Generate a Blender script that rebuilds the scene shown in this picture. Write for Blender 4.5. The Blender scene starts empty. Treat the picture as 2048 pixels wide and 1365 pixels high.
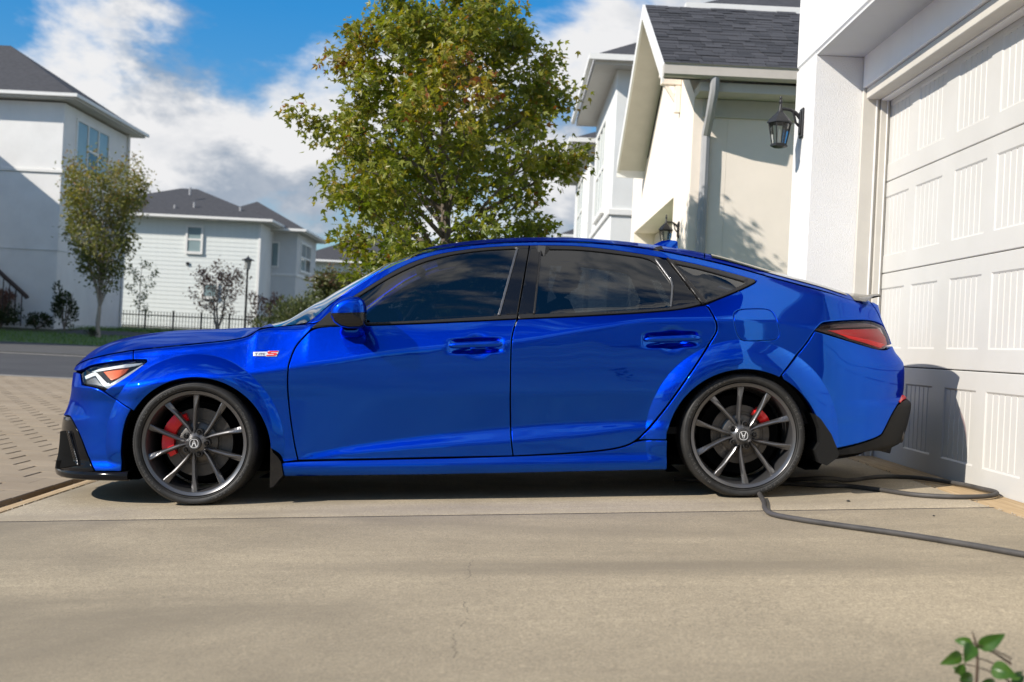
import bpy, bmesh, math, random
import numpy as np
from mathutils import Vector, Matrix
from mathutils.geometry import delaunay_2d_cdt
R = math.radians
SC = bpy.context.scene
COL = SC.collection

# ---------------------------------------------------------------- camera
EYE = 0.945
ROLL = R(2.8)
cam_d = bpy.data.cameras.new('camera')
cam_d.sensor_width = 36.0
cam_d.lens = 2400.0 / 2048 * 36.0
cam_d.shift_x = 2 / 2048
cam_d.shift_y = 4.5 / 2048
cam_d.clip_start = 0.05
cam_d.clip_end = 3000
cam_d.dof.use_dof = True
cam_d.dof.focus_distance = 6.1
cam_d.dof.aperture_fstop = 3.6
cam = bpy.data.objects.new('camera', cam_d)
COL.objects.link(cam)
cr_, sr_ = math.cos(ROLL), math.sin(ROLL)
cam.matrix_world = Matrix(((cr_, -sr_, 0, 0), (0, 0, -1, 0), (sr_, cr_, 0, EYE), (0, 0, 0, 1)))
SC.camera = cam

# ---------------------------------------------------------------- sky and sun
SUN_TO = Vector((1.04, 0.60, -0.77)).normalized()       # the way the light travels
SUN_EL = math.asin(-SUN_TO.z)
SUN_AZ = math.atan2(-SUN_TO.x, -SUN_TO.y)
world = bpy.data.worlds.new('World')
SC.world = world
world.use_nodes = True
nt = world.node_tree
nt.nodes.clear()
def wn(t, **kw):
    n = nt.nodes.new(t)
    for k, v in kw.items():
        if k in n.inputs: n.inputs[k].default_value = v
        else: setattr(n, k, v)
    return n
def wl(a, b): nt.links.new(a, b)
sky = wn('ShaderNodeTexSky', sky_type='NISHITA', sun_disc=False, sun_elevation=SUN_EL, sun_rotation=SUN_AZ % (2*math.pi),
         air_density=1.0, dust_density=0.25, ozone_density=3.0)
tc = wn('ShaderNodeTexCoord')
# clouds: noise over a flattened direction so that they shrink and pile up towards the horizon
def cloud_density(shift):
    mp = wn('ShaderNodeMapping'); mp.inputs['Location'].default_value = Vector((10.89, 8.66, 6.43)) + Vector(shift)
    mp.inputs['Scale'].default_value = (1, 1, 1.9)
    wl(tc.outputs['Generated'], mp.inputs['Vector'])
    n1 = wn('ShaderNodeTexNoise', Scale=3.0, Detail=11.0, Roughness=0.56, Distortion=0.25)
    n1.inputs['Lacunarity'].default_value = 2.1
    wl(mp.outputs['Vector'], n1.inputs['Vector'])
    return n1.outputs['Fac']
d0 = cloud_density((0, 0, 0))
d1 = cloud_density((-0.05, -0.03, 0.065))               # the same clouds a step towards the light
cov = wn('ShaderNodeMapRange', interpolation_type='SMOOTHSTEP'); cov.inputs['From Min'].default_value = 0.465; cov.inputs['From Max'].default_value = 0.575
sep = wn('ShaderNodeSeparateXYZ'); wl(tc.outputs['Generated'], sep.inputs[0])
low = wn('ShaderNodeMapRange'); low.inputs['From Min'].default_value = 0.0; low.inputs['From Max'].default_value = 0.45; low.inputs['To Min'].default_value = 0.045; low.inputs['To Max'].default_value = 0.0
wl(sep.outputs['Z'], low.inputs['Value'])                 # clouds crowd together towards the horizon
dens = wn('ShaderNodeMath', operation='ADD'); wl(d0, dens.inputs[0]); wl(low.outputs['Result'], dens.inputs[1])
wl(dens.outputs[0], cov.inputs['Value'])
dif = wn('ShaderNodeMath', operation='SUBTRACT'); wl(d0, dif.inputs[0]); wl(d1, dif.inputs[1])
shd = wn('ShaderNodeMapRange', interpolation_type='SMOOTHSTEP'); shd.inputs['From Min'].default_value = -0.06; shd.inputs['From Max'].default_value = 0.075
wl(dif.outputs[0], shd.inputs['Value'])
ccol = wn('ShaderNodeMixRGB'); ccol.inputs['Color1'].default_value = (3.6, 4.2, 5.1, 1); ccol.inputs['Color2'].default_value = (8.6, 8.6, 8.7, 1)
mp2 = wn('ShaderNodeMapping'); mp2.inputs['Scale'].default_value = (1, 1, 1.6); wl(tc.outputs['Generated'], mp2.inputs['Vector'])
n2 = wn('ShaderNodeTexNoise', Scale=11.0, Detail=8.0, Roughness=0.6, Distortion=0.3); wl(mp2.outputs['Vector'], n2.inputs['Vector'])
fine = wn('ShaderNodeMath', operation='MULTIPLY_ADD'); fine.inputs[1].default_value = 1.7; fine.inputs[2].default_value = -0.85; wl(n2.outputs['Fac'], fine.inputs[0])
lit = wn('ShaderNodeMath', operation='ADD', use_clamp=True); wl(shd.outputs['Result'], lit.inputs[0]); wl(fine.outputs[0], lit.inputs[1])
wl(lit.outputs[0], ccol.inputs['Fac'])
tint = wn('ShaderNodeMixRGB', blend_type='MULTIPLY'); tint.inputs['Fac'].default_value = 1; tint.inputs['Color2'].default_value = (0.24, 1.02, 1.48, 1)
wl(sky.outputs['Color'], tint.inputs['Color1'])
hz = wn('ShaderNodeMapRange'); hz.inputs['From Min'].default_value = 0.02; hz.inputs['From Max'].default_value = 0.26; hz.inputs['To Min'].default_value = 0.05; hz.inputs['To Max'].default_value = 1.0
wl(sep.outputs['Z'], hz.inputs['Value']); wl(hz.outputs['Result'], tint.inputs['Fac'])
mixc = wn('ShaderNodeMixRGB'); wl(cov.outputs['Result'], mixc.inputs['Fac']); wl(tint.outputs['Color'], mixc.inputs['Color1']); wl(ccol.outputs['Color'], mixc.inputs['Color2'])
bg = wn('ShaderNodeBackground'); bg.inputs['Strength'].default_value = 0.085
wl(mixc.outputs['Color'], bg.inputs['Color'])
wo = wn('ShaderNodeOutputWorld'); wl(bg.outputs['Background'], wo.inputs['Surface'])

sun_d = bpy.data.lights.new('sun', 'SUN'); sun_d.energy = 5.0; sun_d.angle = R(0.55); sun_d.color = (1.0, 0.93, 0.83)
sun = bpy.data.objects.new('sun', sun_d); COL.objects.link(sun)
sun.rotation_euler = SUN_TO.to_track_quat('-Z', 'Y').to_euler()
SC.view_settings.view_transform = 'Standard'; SC.view_settings.look = 'None'
SC.view_settings.gamma = 1.0; SC.view_settings.exposure = 0.25; SC.view_settings.use_curve_mapping = False

# ---------------------------------------------------------------- helpers
def ident(o, label=None, cat=None, group=None, kind=None):
    if label: o['label'] = label
    if cat: o['category'] = cat
    if group: o['group'] = group
    if kind: o['kind'] = kind
    return o
def empty(name, loc=(0, 0, 0), rot=(0, 0, 0), parent=None):
    o = bpy.data.objects.new(name, None); COL.objects.link(o)
    o.location = loc; o.rotation_euler = rot; o.empty_display_size = .2
    if parent: o.parent = parent
    return o
def thing(name, label, cat, loc=(0, 0, 0), rot=(0, 0, 0), group=None):
    return ident(empty(name, loc, rot), label, cat, group)
def link(name, me, mat=None, parent=None, smooth=False):
    o = bpy.data.objects.new(name, me); COL.objects.link(o)
    if mat and not me.materials: me.materials.append(mat)
    if parent: o.parent = parent
    if smooth: me.shade_smooth()
    return o
class MB:
    """collects pieces of geometry that become ONE mesh"""
    def __init__(s): s.v = []; s.f = []; s.attr = []
    def add(s, vs, fs):
        b = len(s.v); s.v += [tuple(p) for p in vs]; s.f += [tuple(i + b for i in f) for f in fs]; return s
    def box(s, lo, hi, m=None):
        x0, y0, z0 = lo; x1, y1, z1 = hi
        vs = [(x0,y0,z0),(x1,y0,z0),(x1,y1,z0),(x0,y1,z0),(x0,y0,z1),(x1,y0,z1),(x1,y1,z1),(x0,y1,z1)]
        if m: vs = [m @ Vector(p) for p in vs]
        return s.add(vs, [(0,3,2,1),(4,5,6,7),(0,1,5,4),(1,2,6,5),(2,3,7,6),(3,0,4,7)])
    def cbox(s, lo, hi, c=.004, m=None):
        """a box with its edges broken"""
        bm = bmesh.new(); bmesh.ops.create_cube(bm, size=1)
        S = [hi[i]-lo[i] for i in range(3)]; T = [(hi[i]+lo[i])/2 for i in range(3)]
        for v in bm.verts: v.co = Vector([v.co[i]*S[i]+T[i] for i in range(3)])
        bmesh.ops.bevel(bm, geom=bm.edges[:], offset=min(c, min(S)*.45), segments=1, affect='EDGES', profile=.5)
        if m: bm.transform(m)
        bm.verts.index_update(); s.add([v.co[:] for v in bm.verts], [[v.index for v in f.verts] for f in bm.faces]); bm.free(); return s
    def prism(s, poly, axis, a, b):
        """a polygon in the two other axes, extruded along axis from a to b"""
        n = len(poly)
        def P(p, t):
            return (t, p[0], p[1]) if axis == 'x' else (p[0], t, p[1]) if axis == 'y' else (p[0], p[1], t)
        vs = [P(p, a) for p in poly] + [P(p, b) for p in poly]
        return s.add(vs, [tuple(range(n))[::-1], tuple(range(n, 2*n))] + [(i, (i+1) % n, n + (i+1) % n, n + i) for i in range(n)])
    def tube(s, pts, rad, n=8, caps=True):
        pts = [Vector(p) for p in pts]; N = len(pts)
        if not hasattr(rad, '__len__'): rad = [rad]*N
        up = Vector((0, 0, 1)); vs = []
        for i, p in enumerate(pts):
            t = (pts[min(i+1, N-1)] - pts[max(i-1, 0)]).normalized()
            u = t.cross(up)
            if u.length < .05: u = t.cross(Vector((0, 1, 0)))
            u.normalize(); w = t.cross(u)
            vs += [p + rad[i]*(math.cos(2*math.pi*k/n)*u + math.sin(2*math.pi*k/n)*w) for k in range(n)]
        fs = [(i*n+k, i*n+(k+1) % n, (i+1)*n+(k+1) % n, (i+1)*n+k) for i in range(N-1) for k in range(n)]
        if caps: fs += [tuple(range(n))[::-1], tuple((N-1)*n+k for k in range(n))]
        return s.add(vs, fs)
    def lathe(s, prof, n=32, axis='y', c=(0, 0, 0), closed=False):
        """prof: (along the axis, radius)"""
        vs = []
        for a, r in prof:
            for k in range(n):
                t = 2*math.pi*k/n; p, q = r*math.cos(t), r*math.sin(t)
                vs.append((c[0]+p, c[1]+a, c[2]+q) if axis == 'y' else (c[0]+p, c[1]+q, c[2]+a) if axis == 'z' else (c[0]+a, c[1]+p, c[2]+q))
        m = len(prof); J = m if closed else m-1
        return s.add(vs, [(j*n+k, j*n+(k+1) % n, ((j+1) % m)*n+(k+1) % n, ((j+1) % m)*n+k) for j in range(J) for k in range(n)])
    def grid(s, P):
        """P[i][j] points"""
        a, b = len(P), len(P[0])
        return s.add([p for row in P for p in row], [(i*b+j, i*b+j+1, (i+1)*b+j+1, (i+1)*b+j) for i in range(a-1) for j in range(b-1)])
    def mesh(s, name):
        me = bpy.data.meshes.new(name); me.from_pydata(s.v, [], s.f); me.update(); return me
    def build(s, name, mat=None, parent=None, smooth=False, fix=True):
        me = s.mesh(name)
        if fix:
            bm = bmesh.new(); bm.from_mesh(me); bmesh.ops.recalc_face_normals(bm, faces=bm.faces[:]); bm.to_mesh(me); bm.free()
        o = link(name, me, mat, parent)
        if smooth:
            me.shade_smooth(); 
            try: me.set_sharp_from_angle(angle=R(38))
            except Exception: pass
        return o
def copy_tree(o, parent=None):
    c = o.copy(); COL.objects.link(c)
    if parent: c.parent = parent
    for ch in [k for k in bpy.data.objects if k.parent == o]: copy_tree(ch, c)
    return c

# ---------------------------------------------------------------- materials
class Mat:
    def __init__(s, name, base=(.5, .5, .5), rough=.5, metal=0., **kw):
        s.m = bpy.data.materials.new(name); s.m.use_nodes = True; s.t = s.m.node_tree
        s.b = s.t.nodes['Principled BSDF']; s.set('Base Color', (*base, 1)); s.set('Roughness', rough); s.set('Metallic', metal)
        for k, v in kw.items(): s.set(k, v)
        s.vec = None
    def set(s, k, v): s.b.inputs[k].default_value = v
    def n(s, t, **kw):
        x = s.t.nodes.new(t)
        for k, v in kw.items():
            if k in x.inputs: x.inputs[k].default_value = v
            else: setattr(x, k, v)
        return x
    def l(s, a, b): s.t.links.new(a, b)
    def coord(s, scale=(1, 1, 1), kind='Object'):
        c = s.n('ShaderNodeTexCoord'); m = s.n('ShaderNodeMapping'); m.inputs['Scale'].default_value = scale
        s.l(c.outputs[kind], m.inputs['Vector']); return m.outputs['Vector']
    def world(s, scale=(1, 1, 1)):
        c = s.n('ShaderNodeNewGeometry'); m = s.n('ShaderNodeMapping'); m.inputs['Scale'].default_value = scale
        s.l(c.outputs['Position'], m.inputs['Vector']); return m.outputs['Vector']
    def noise(s, vec, scale, detail=4, rough=.55, dist=0):
        x = s.n('ShaderNodeTexNoise', Scale=scale, Detail=detail, Roughness=rough, Distortion=dist); s.l(vec, x.inputs['Vector']); return x.outputs['Fac']
    def ramp(s, fac, stops, interp='LINEAR'):
        x = s.n('ShaderNodeValToRGB'); e = x.color_ramp.elements; x.color_ramp.interpolation = interp
        while len(e) < len(stops): e.new(.5)
        for i, (p, c) in enumerate(stops): e[i].position = p; e[i].color = (*c, 1) if len(c) == 3 else c
        s.l(fac, x.inputs['Fac']); return x.outputs['Color']
    def mix(s, a, b, fac, mode='MIX'):
        x = s.n('ShaderNodeMixRGB', blend_type=mode)
        for v, i in ((a, 'Color1'), (b, 'Color2')):
            if isinstance(v, tuple): x.inputs[i].default_value = (*v, 1)
            else: s.l(v, x.inputs[i])
        if isinstance(fac, (int, float)): x.inputs['Fac'].default_value = fac
        else: s.l(fac, x.inputs['Fac'])
        return x.outputs['Color']
    def math(s, op, a, b=0.):
        x = s.n('ShaderNodeMath', operation=op)
        for v, i in ((a, 0), (b, 1)):
            if isinstance(v, (int, float)): x.inputs[i].default_value = v
            else: s.l(v, x.inputs[i])
        return x.outputs[0]
    def bump(s, h, strength=.3, dist=.01):
        x = s.n('ShaderNodeBump', Strength=strength, Distance=dist); s.l(h, x.inputs['Height']); s.l(x.outputs['Normal'], s.b.inputs['Normal']); return x
    def base(s, c): s.l(c, s.b.inputs['Base Color']); return s
    def rough(s, c): s.l(c, s.b.inputs['Roughness']); return s

def simple(name, base, rough=.5, metal=0., var=.0, scale=6., bump=0., bscale=60., **kw):
    M = Mat(name, base, rough, metal, **kw)
    v = M.coord()
    if var:
        a = tuple(max(0, c*(1-var)) for c in base); b = tuple(min(1, c*(1+var)) for c in base)
        M.base(M.ramp(M.noise(v, scale, 5), [(.3, a), (.7, b)]))
    if bump: M.bump(M.noise(v, bscale, 4), bump, .004)
    return M.m
def stucco(name, base, var=.05, bscale=130, bdist=.006):
    M = Mat(name, base, .88)
    v = M.world()
    a = tuple(c*(1-var) for c in base); b = tuple(min(1, c*(1+var)) for c in base)
    c1 = M.ramp(M.noise(v, 1.3, 5, .6), [(.3, a), (.7, b)])
    streak = M.world((6, 6, .35))
    c2 = M.mix(c1, tuple(c*.86 for c in base), M.ramp(M.noise(streak, 1.0, 4), [(.62, (0, 0, 0)), (.85, (.4, .4, .4))]))
    M.base(c2)
    M.bump(M.noise(v, bscale, 6, .7), .6, bdist)
    return M.m
m_white = stucco('white_stucco', (.80, .79, .77))
m_rough = stucco('rough_white_stucco', (.76, .75, .73), bscale=110, bdist=.012)
m_cream = stucco('cream_stucco', (.89, .80, .70))
m_cool = stucco('cool_white_stucco', (.70, .71, .70))
m_grey = stucco('pale_grey_stucco', (.62, .62, .61))
m_trim = simple('beige_trim', (.55, .52, .46), .55, var=.05)
m_wtrim = simple('white_trim', (.78, .77, .74), .5, var=.03)
m_soffit = simple('soffit_paint', (.58, .55, .50), .7, var=.04)
m_door = Mat('garage_door_paint', (.80, .80, .785), .38)
_v = m_door.world((1, 1, 14)); m_door.bump(m_door.noise(_v, 18, 4, .6), .10, .003)
_v2 = m_door.world((1.5, 1.5, 1.5)); m_door.base(m_door.ramp(m_door.noise(_v2, 1.7, 5), [(.3, (.545, .53, .495)), (.7, (.59, .575, .54))])); m_door = m_door.m
m_black = simple('black_iron', (.012, .012, .013), .45, bump=.15, bscale=120)
m_dark = simple('dark_void', (.005, .005, .005), .9, **{'Specular IOR Level': .05})
def glass_mat(name, tintc, refl=1.0):
    M = Mat(name); t = M.t; t.nodes.remove(M.b)
    tr = M.n('ShaderNodeBsdfTransparent'); tr.inputs['Color'].default_value = (*tintc, 1)
    gl = M.n('ShaderNodeBsdfGlossy'); gl.inputs['Roughness'].default_value = .004; gl.inputs['Color'].default_value = (1, 1, 1, 1)
    fr = M.n('ShaderNodeFresnel', IOR=1.55)
    mu = M.math('MULTIPLY', fr.outputs['Fac'], refl)
    mx = M.n('ShaderNodeMixShader'); M.l(mu, mx.inputs['Fac']); M.l(tr.outputs[0], mx.inputs[1]); M.l(gl.outputs[0], mx.inputs[2])
    M.l(mx.outputs[0], t.nodes['Material Output'].inputs['Surface']); return M.m
m_wglass = Mat('house_window_glass', (.10, .15, .17), .06, 0.0); m_wglass.set('Specular IOR Level', .35)
_v = m_wglass.world((.5, .5, .5)); m_wglass.base(m_wglass.ramp(m_wglass.noise(_v, 1.2, 3), [(.35, (.20, .27, .28)), (.65, (.27, .35, .36))])); m_wglass = m_wglass.m
m_wdark = simple('dark_window_glass', (.02, .025, .03), .08)
def shingle_mat(name, lo, hi):
    M = Mat(name, lo, .92)
    oi = M.n('ShaderNodeObjectInfo')
    v = M.world()
    c = M.ramp(oi.outputs['Random'], [(0, lo), (1, hi)])
    M.base(M.mix(c, tuple(x*1.5 for x in hi), M.ramp(M.noise(v, 55, 3), [(.5, (0, 0, 0)), (.8, (.5, .5, .5))])))
    M.bump(M.noise(v, 160, 4), .5, .004); return M.m
m_shingle = shingle_mat('charcoal_shingle', (.026, .027, .032), (.062, .062, .070))
m_roof = Mat('far_shingle_roof', (.05, .05, .056), .92)
_v = m_roof.world((1, 1, 1)); _b = m_roof.n('ShaderNodeTexBrick'); 
m_roof.base(m_roof.ramp(m_roof.noise(m_roof.world((4, 4, 14)), 1.5, 6, .7), [(.3, (.034, .035, .040)), (.7, (.07, .07, .078))])); m_roof = m_roof.m
# ---------------------------------------------------------------- ground, driveway, road
SLOPE = 0.0634
X_DRIVE0, X_DRIVE1 = -2.43, 2.25
def drive_z(x): return SLOPE * (x + 2.49)
_gp = [(-400, -.06), (19.9, -.06), (20.0, -.012), (30, .058), (30.6, .07), (37, .20), (42, .49), (45, .66), (60, .88), (400, 2.0), (2500, 4.0)]
def ground_z(y):
    for (a, za), (b, zb) in zip(_gp, _gp[1:]):
        if y <= b: return za + (zb-za)*(y-a)/(b-a)
    return _gp[-1][1]
M = Mat('far_grass_ground', (.05, .06, .025), .95)
M.base(M.ramp(M.noise(M.world(), .8, 6), [(.3, (.035, .05, .018)), (.7, (.07, .075, .035))])); m_ground = M.m
b = MB()
ys = [-400, -20, 5, 19.9, 20.0, 30, 30.6, 37, 40, 42, 45, 50, 60, 100, 400, 2500]
b.grid([[(x, y, ground_z(y)) for y in ys] for x in (-1500, -100, -40, -10, 0, 10, 60, 1500)])
ident(b.build('ground', m_ground), kind='structure')

# concrete of the driveway
def concrete(name, tone):
    M = Mat(name, tone, .86)
    v = M.world()
    A = tuple(c*.80 for c in tone); B = tuple(min(1, c*1.13) for c in tone)
    c = M.ramp(M.noise(v, .9, 6, .62, .4), [(.30, A), (.52, tone), (.72, B)])
    # broom strokes and water streaks running across the slab
    c = M.mix(c, tuple(x*.70 for x in tone), M.ramp(M.noise(M.world((.55, 5.0, 1)), 1.2, 6, .65), [(.52, (0, 0, 0)), (.80, (.62, .62, .62))]))
    c = M.mix(c, tuple(min(1, x*1.22) for x in tone), M.ramp(M.noise(M.world((.8, 9.0, 1)), 2.0, 5, .7), [(.58, (0, 0, 0)), (.8, (.5, .5, .5))]))
    # grit
    for sc_, lo_, hi_ in ((70, .84, 1.16), (150, .64, 1.36), (17, .95, 1.05)):
        c = M.mix(c, M.ramp(M.noise(v, sc_, 5, .72), [(.36, (lo_,)*3), (.64, (hi_,)*3)]), 1.0, 'MULTIPLY')
    pit = M.n('ShaderNodeTexVoronoi', Scale=38.); M.l(v, pit.inputs['Vector'])
    c = M.mix(c, tuple(x*.35 for x in tone), M.ramp(pit.outputs['Distance'], [(.05, (.8, .8, .8)), (.11, (0, 0, 0))]))
    # damp-looking patches
    c = M.mix(c, tuple(x*.58 for x in (tone[0]*.97, tone[1]*.97, tone[2]*.98)), M.ramp(M.noise(M.world((.35, .75, 1)), .8, 6, .62, .6), [(.40, (0, 0, 0)), (.62, (.9, .9, .9))]))
    # one hairline crack
    sp = M.n('ShaderNodeSeparateXYZ'); g = M.n('ShaderNodeNewGeometry'); M.l(g.outputs['Position'], sp.inputs[0])
    wob = M.math('MULTIPLY', M.math('SUBTRACT', M.noise(M.world((0.1, 1, 0)), 2.4, 8, .75), .5), .16)
    dx = M.math('ABSOLUTE', M.math('ADD', M.math('ADD', sp.outputs['X'], .105), wob))
    line = M.math('LESS_THAN', dx, .0018)
    near = M.math('LESS_THAN', sp.outputs['Y'], 4.35)
    brk = M.math('GREATER_THAN', M.noise(M.world((0, 1, 0)), 3.0, 3), .50)
    c = M.mix(c, tuple(x*.42 for x in tone), M.math('MULTIPLY', M.math('MULTIPLY', line, near), brk))
    M.base(c)
    h = M.math('ADD', M.noise(v, 210, 4, .7), M.math('MULTIPLY', M.noise(M.world((2, 60, 1)), 3, 3), .8))
    M.bump(h, .34, .004)
    return M.m
m_conc = concrete('driveway_concrete', (.335, .275, .186))  # darker than the rear slab: foreground light fall-off put into the colour
m_conc2 = concrete('driveway_concrete_rear', (.415, .345, .243))
def slab(name, x0, x1, y0, y1, mat, parent, th=.12, ed=.008, seg=24):
    """a slab lying on the slope with a rounded, slightly ragged edge"""
    rnd = random.Random(hash((x0, y1)) & 0xffff)
    P = []
    nx, ny = seg, max(4, int(seg*(y1-y0)/(x1-x0)))
    xs = [x0, x0+ed*.5, x0+ed*1.6] + [x0 + (x1-x0)*i/nx for i in range(1, nx)] + [x1-ed*1.6, x1-ed*.5, x1]
    yy = [y0, y0+ed*.5, y0+ed*1.6] + [y0 + (y1-y0)*i/ny for i in range(1, ny)] + [y1-ed*1.6, y1-ed*.5, y1]
    def zz(x, y):
        d = min(x-x0, x1-x, y-y0, y1-y)
        return drive_z(x) - (ed if d <= 0 else ed*.25 if d < ed else 0)
    b = MB().grid([[(x, y, zz(x, y)) for y in yy] for x in xs])
    n = len(b.v)
    ring = [(x, y0) for x in xs] + [(x1, y) for y in yy[1:]] + [(x, y1) for x in xs[-2::-1]] + [(x0, y) for y in yy[-2:0:-1]]
    top = [(x, y, zz(x, y)) for x, y in ring]; bot = [(x, y, drive_z(x)-th) for x, y in ring]
    k = len(ring); b.add(top+bot, [(i, (i+1) % k, k+(i+1) % k, k+i) for i in range(k)])
    return b.build(name, mat, parent, smooth=True)
dw = ident(empty('driveway'), kind='structure')
slab('concrete_slab', X_DRIVE0, X_DRIVE1, -9.0, 5.508, m_conc, dw)
slab('concrete_slab', X_DRIVE0, X_DRIVE1, 5.540, 8.72, m_conc2, dw)
m_grout = simple('gritty_joint', (.045, .036, .028), .95, var=.5, scale=60, bump=.8, bscale=90)
m_wood = Mat('weathered_joint_board', (.42, .29, .15), .85)
_v = m_wood.world((30, 1.2, 30)); m_wood.base(m_wood.ramp(m_wood.noise(_v, 2.0, 6, .7), [(.25, (.25, .17, .085)), (.5, (.40, .28, .15)), (.75, (.50, .38, .23))])); m_wood.bump(m_wood.noise(_v, 4, 4), .4, .003); m_wood = m_wood.m
b = MB(); b.box((-2.75, -9, -.16), (2.55, 8.8, -.155)); 
b.add([(-2.66, -9, -.05), (2.47, -9, drive_z(2.47)-.03), (2.47, 8.75, drive_z(2.47)-.03), (-2.66, 8.75, -.05)], [(0, 1, 2, 3)])
b.add([(-2.44, 5.512, drive_z(-2.44)-.0025), (2.26, 5.512, drive_z(2.26)-.0025), (2.26, 5.536, drive_z(2.26)-.0025), (-2.44, 5.536, drive_z(-2.44)-.0025)], [(0, 1, 2, 3)])
b.build('joint_bed', m_grout, dw)
# timber strip between drive and lane, and the one along the garage door
for (xa, xb, za, zb) in ((-2.532, -2.445, -.008, .000), (2.266, 2.460, drive_z(2.27)-.006, drive_z(2.46)-.004)):
    b = MB(); n = 60; rnd = random.Random(5)
    P = []
    for i in range(n+1):
        y = -3 + 11.7*i/n; j = rnd.uniform(-.004, .004)
        P.append([(xa+j, y, za-.05), (xa+j, y, za-.004), (xa+.006, y, za), (xb-.006, y, zb), (xb+j*.8, y, zb-.004), (xb+j*.8, y, zb-.05)])
    b.grid(P); b.build('joint_board', m_wood, dw, smooth=True)
rnd = random.Random(11); b = MB()                          # grit lying in the two joints
for i in range(420):
    y = rnd.uniform(4.4, 8.7); x = rnd.choice([rnd.uniform(-2.585, -2.534), rnd.gauss(-2.437, .006), rnd.gauss(2.258, .006)])
    s = rnd.uniform(.003, .012) if x < -2.5 else rnd.uniform(.002, .006); z = (drive_z(x)-.004 if x > -2.5 else -.03) + s*.3
    m = Matrix.Translation((x, y, z)) @ Matrix.Rotation(rnd.uniform(0, 6), 4, (rnd.random(), rnd.random(), rnd.random()+.01))
    b.add([m @ Vector(p) for p in ((s, 0, 0), (-s, 0, 0), (0, s*.8, 0), (0, -s*.8, 0), (0, 0, s*.7), (0, 0, -s*.7))], [(0,2,4),(2,1,4),(1,3,4),(3,0,4),(2,0,5),(1,2,5),(3,1,5),(0,3,5)])
ident(b.build('joint_grit', simple('grit', (.42, .36, .28), .9, var=.4, scale=40), dw), kind='stuff')

# the lane of concrete pavers
lane = ident(empty('paver_lane'), kind='structure')
def paver_mat():
    M = Mat('tan_paver', (.42, .34, .26), .88)
    oi = M.n('ShaderNodeObjectInfo'); v = M.world()
    c = M.ramp(M.noise(v, 1.1, 5, .6), [(.3, (.275, .210, .138)), (.5, (.315, .245, .165)), (.7, (.345, .272, .19))])
    c = M.mix(c, (.22, .16, .10), M.ramp(M.noise(M.world((.6, .6, 1)), .9, 5, .6), [(.55, (0, 0, 0)), (.75, (.55, .55, .55))]))
    c = M.mix(c, (.21, .155, .10), M.ramp(M.noise(v, 110, 3), [(.58, (0, 0, 0)), (.75, (.6, .6, .6))]))
    h = M.n('ShaderNodeHueSaturation'); M.l(c, h.inputs['Color'])
    M.l(M.math('ADD', M.math('MULTIPLY', oi.outputs['Random'], .10), .95), h.inputs['Value'])
    M.base(h.outputs['Color']); M.bump(M.noise(v, 160, 4, .7), .4, .004); return M.m
m_paver = paver_mat()
PW, PH = .30, .29
pb = MB().cbox((0.009, .0005, -.06), (PW-.009, PH-.0005, 0), .004)
pv_me = pb.mesh('paver'); pv_me.materials.append(m_paver)
cells = []; rnd = random.Random(3)
for r in range(0, 62):
    y = 2.0 + r*PH
    for k in range(42):
        x = -2.585 - (k+1)*PW + (PW/2 if r % 2 else 0)
        if r % 2 and k == 0: x = -2.585 - PW*.5 - PW*.5   # keep the edge row flush
        cells.append((x, y))
cells = sorted(set((round(x, 4), round(y, 4)) for x, y in cells), key=lambda c: (not (abs(c[0]+.15) < .4259*c[1]+.35 and c[1] > 5.7), c[1]))
rest = MB()
for i, (x, y) in enumerate(cells):
    dz = rnd.uniform(-.001, .001)
    if i < 300:
        o = link('paver', pv_me, None, lane); o.location = (x, y, dz); o.rotation_euler = (rnd.uniform(-.002, .002), rnd.uniform(-.003, .003), 0)
    else:
        rest.box((x+.009, y+.0015, -.06), (x+PW-.009, y+PH-.0015, dz))
ident(rest.build('paver_field', m_paver, lane, fix=False), kind='stuff')
b = MB().box((-15.5, 1.9, -.10), (-2.6, 20.2, -.035)); b.build('joint_sand', m_grout, lane)
b = MB(); b.box((-60, -40, -.1), (-15.5, 20.2, -.004)); b.box((-15.5, -40, -.1), (-2.6, 1.99, -.004)); b.box((-2.6, -40, -.1), (2.4, -9.02, -.004)); b.box((2.4, -40, -.1), (40, 1.5, .1)); b.build('lane_paving', m_paver, lane)

# road, gutter, pavement
M = Mat('asphalt', (.05, .05, .053), .9); v = M.world()
c = M.ramp(M.noise(v, .5, 5), [(.3, (.040, .040, .044)), (.7, (.064, .063, .066))]); c = M.mix(c, (.11, .11, .11), M.ramp(M.noise(v, 90, 2), [(.6, (0, 0, 0)), (.75, (.5, .5, .5))]))
M.base(c); M.bump(M.noise(v, 120, 3), .5, .006); m_asph = M.m
def band(name, y0, y1, dz, mat, x0=-90, x1=60):
    b = MB().grid([[(x, y, ground_z(y)+dz) for y in (y0, (y0+y1)/2, y1)] for x in (x0, x1)]); return ident(b.build(name, mat), kind='structure')
band('road', 20.05, 30.0, .012, m_asph)
m_gut = simple('gutter_concrete', (.20, .19, .175), .9, var=.15, scale=3)
m_walk = simple('pavement_concrete', (.075, .073, .072), .9, var=.12, scale=2)
b = MB()
for k in range(22): b.cbox((-46 + k*3, 20.0-.18, -.05), (-46 + k*3 + 2.99, 20.05, .012), .01)
ident(b.build('lane_kerb', m_gut), kind='structure')
band('gutter', 30.0, 30.5, .022, m_gut)
pav = ident(empty('pavement'), kind='structure')
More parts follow.
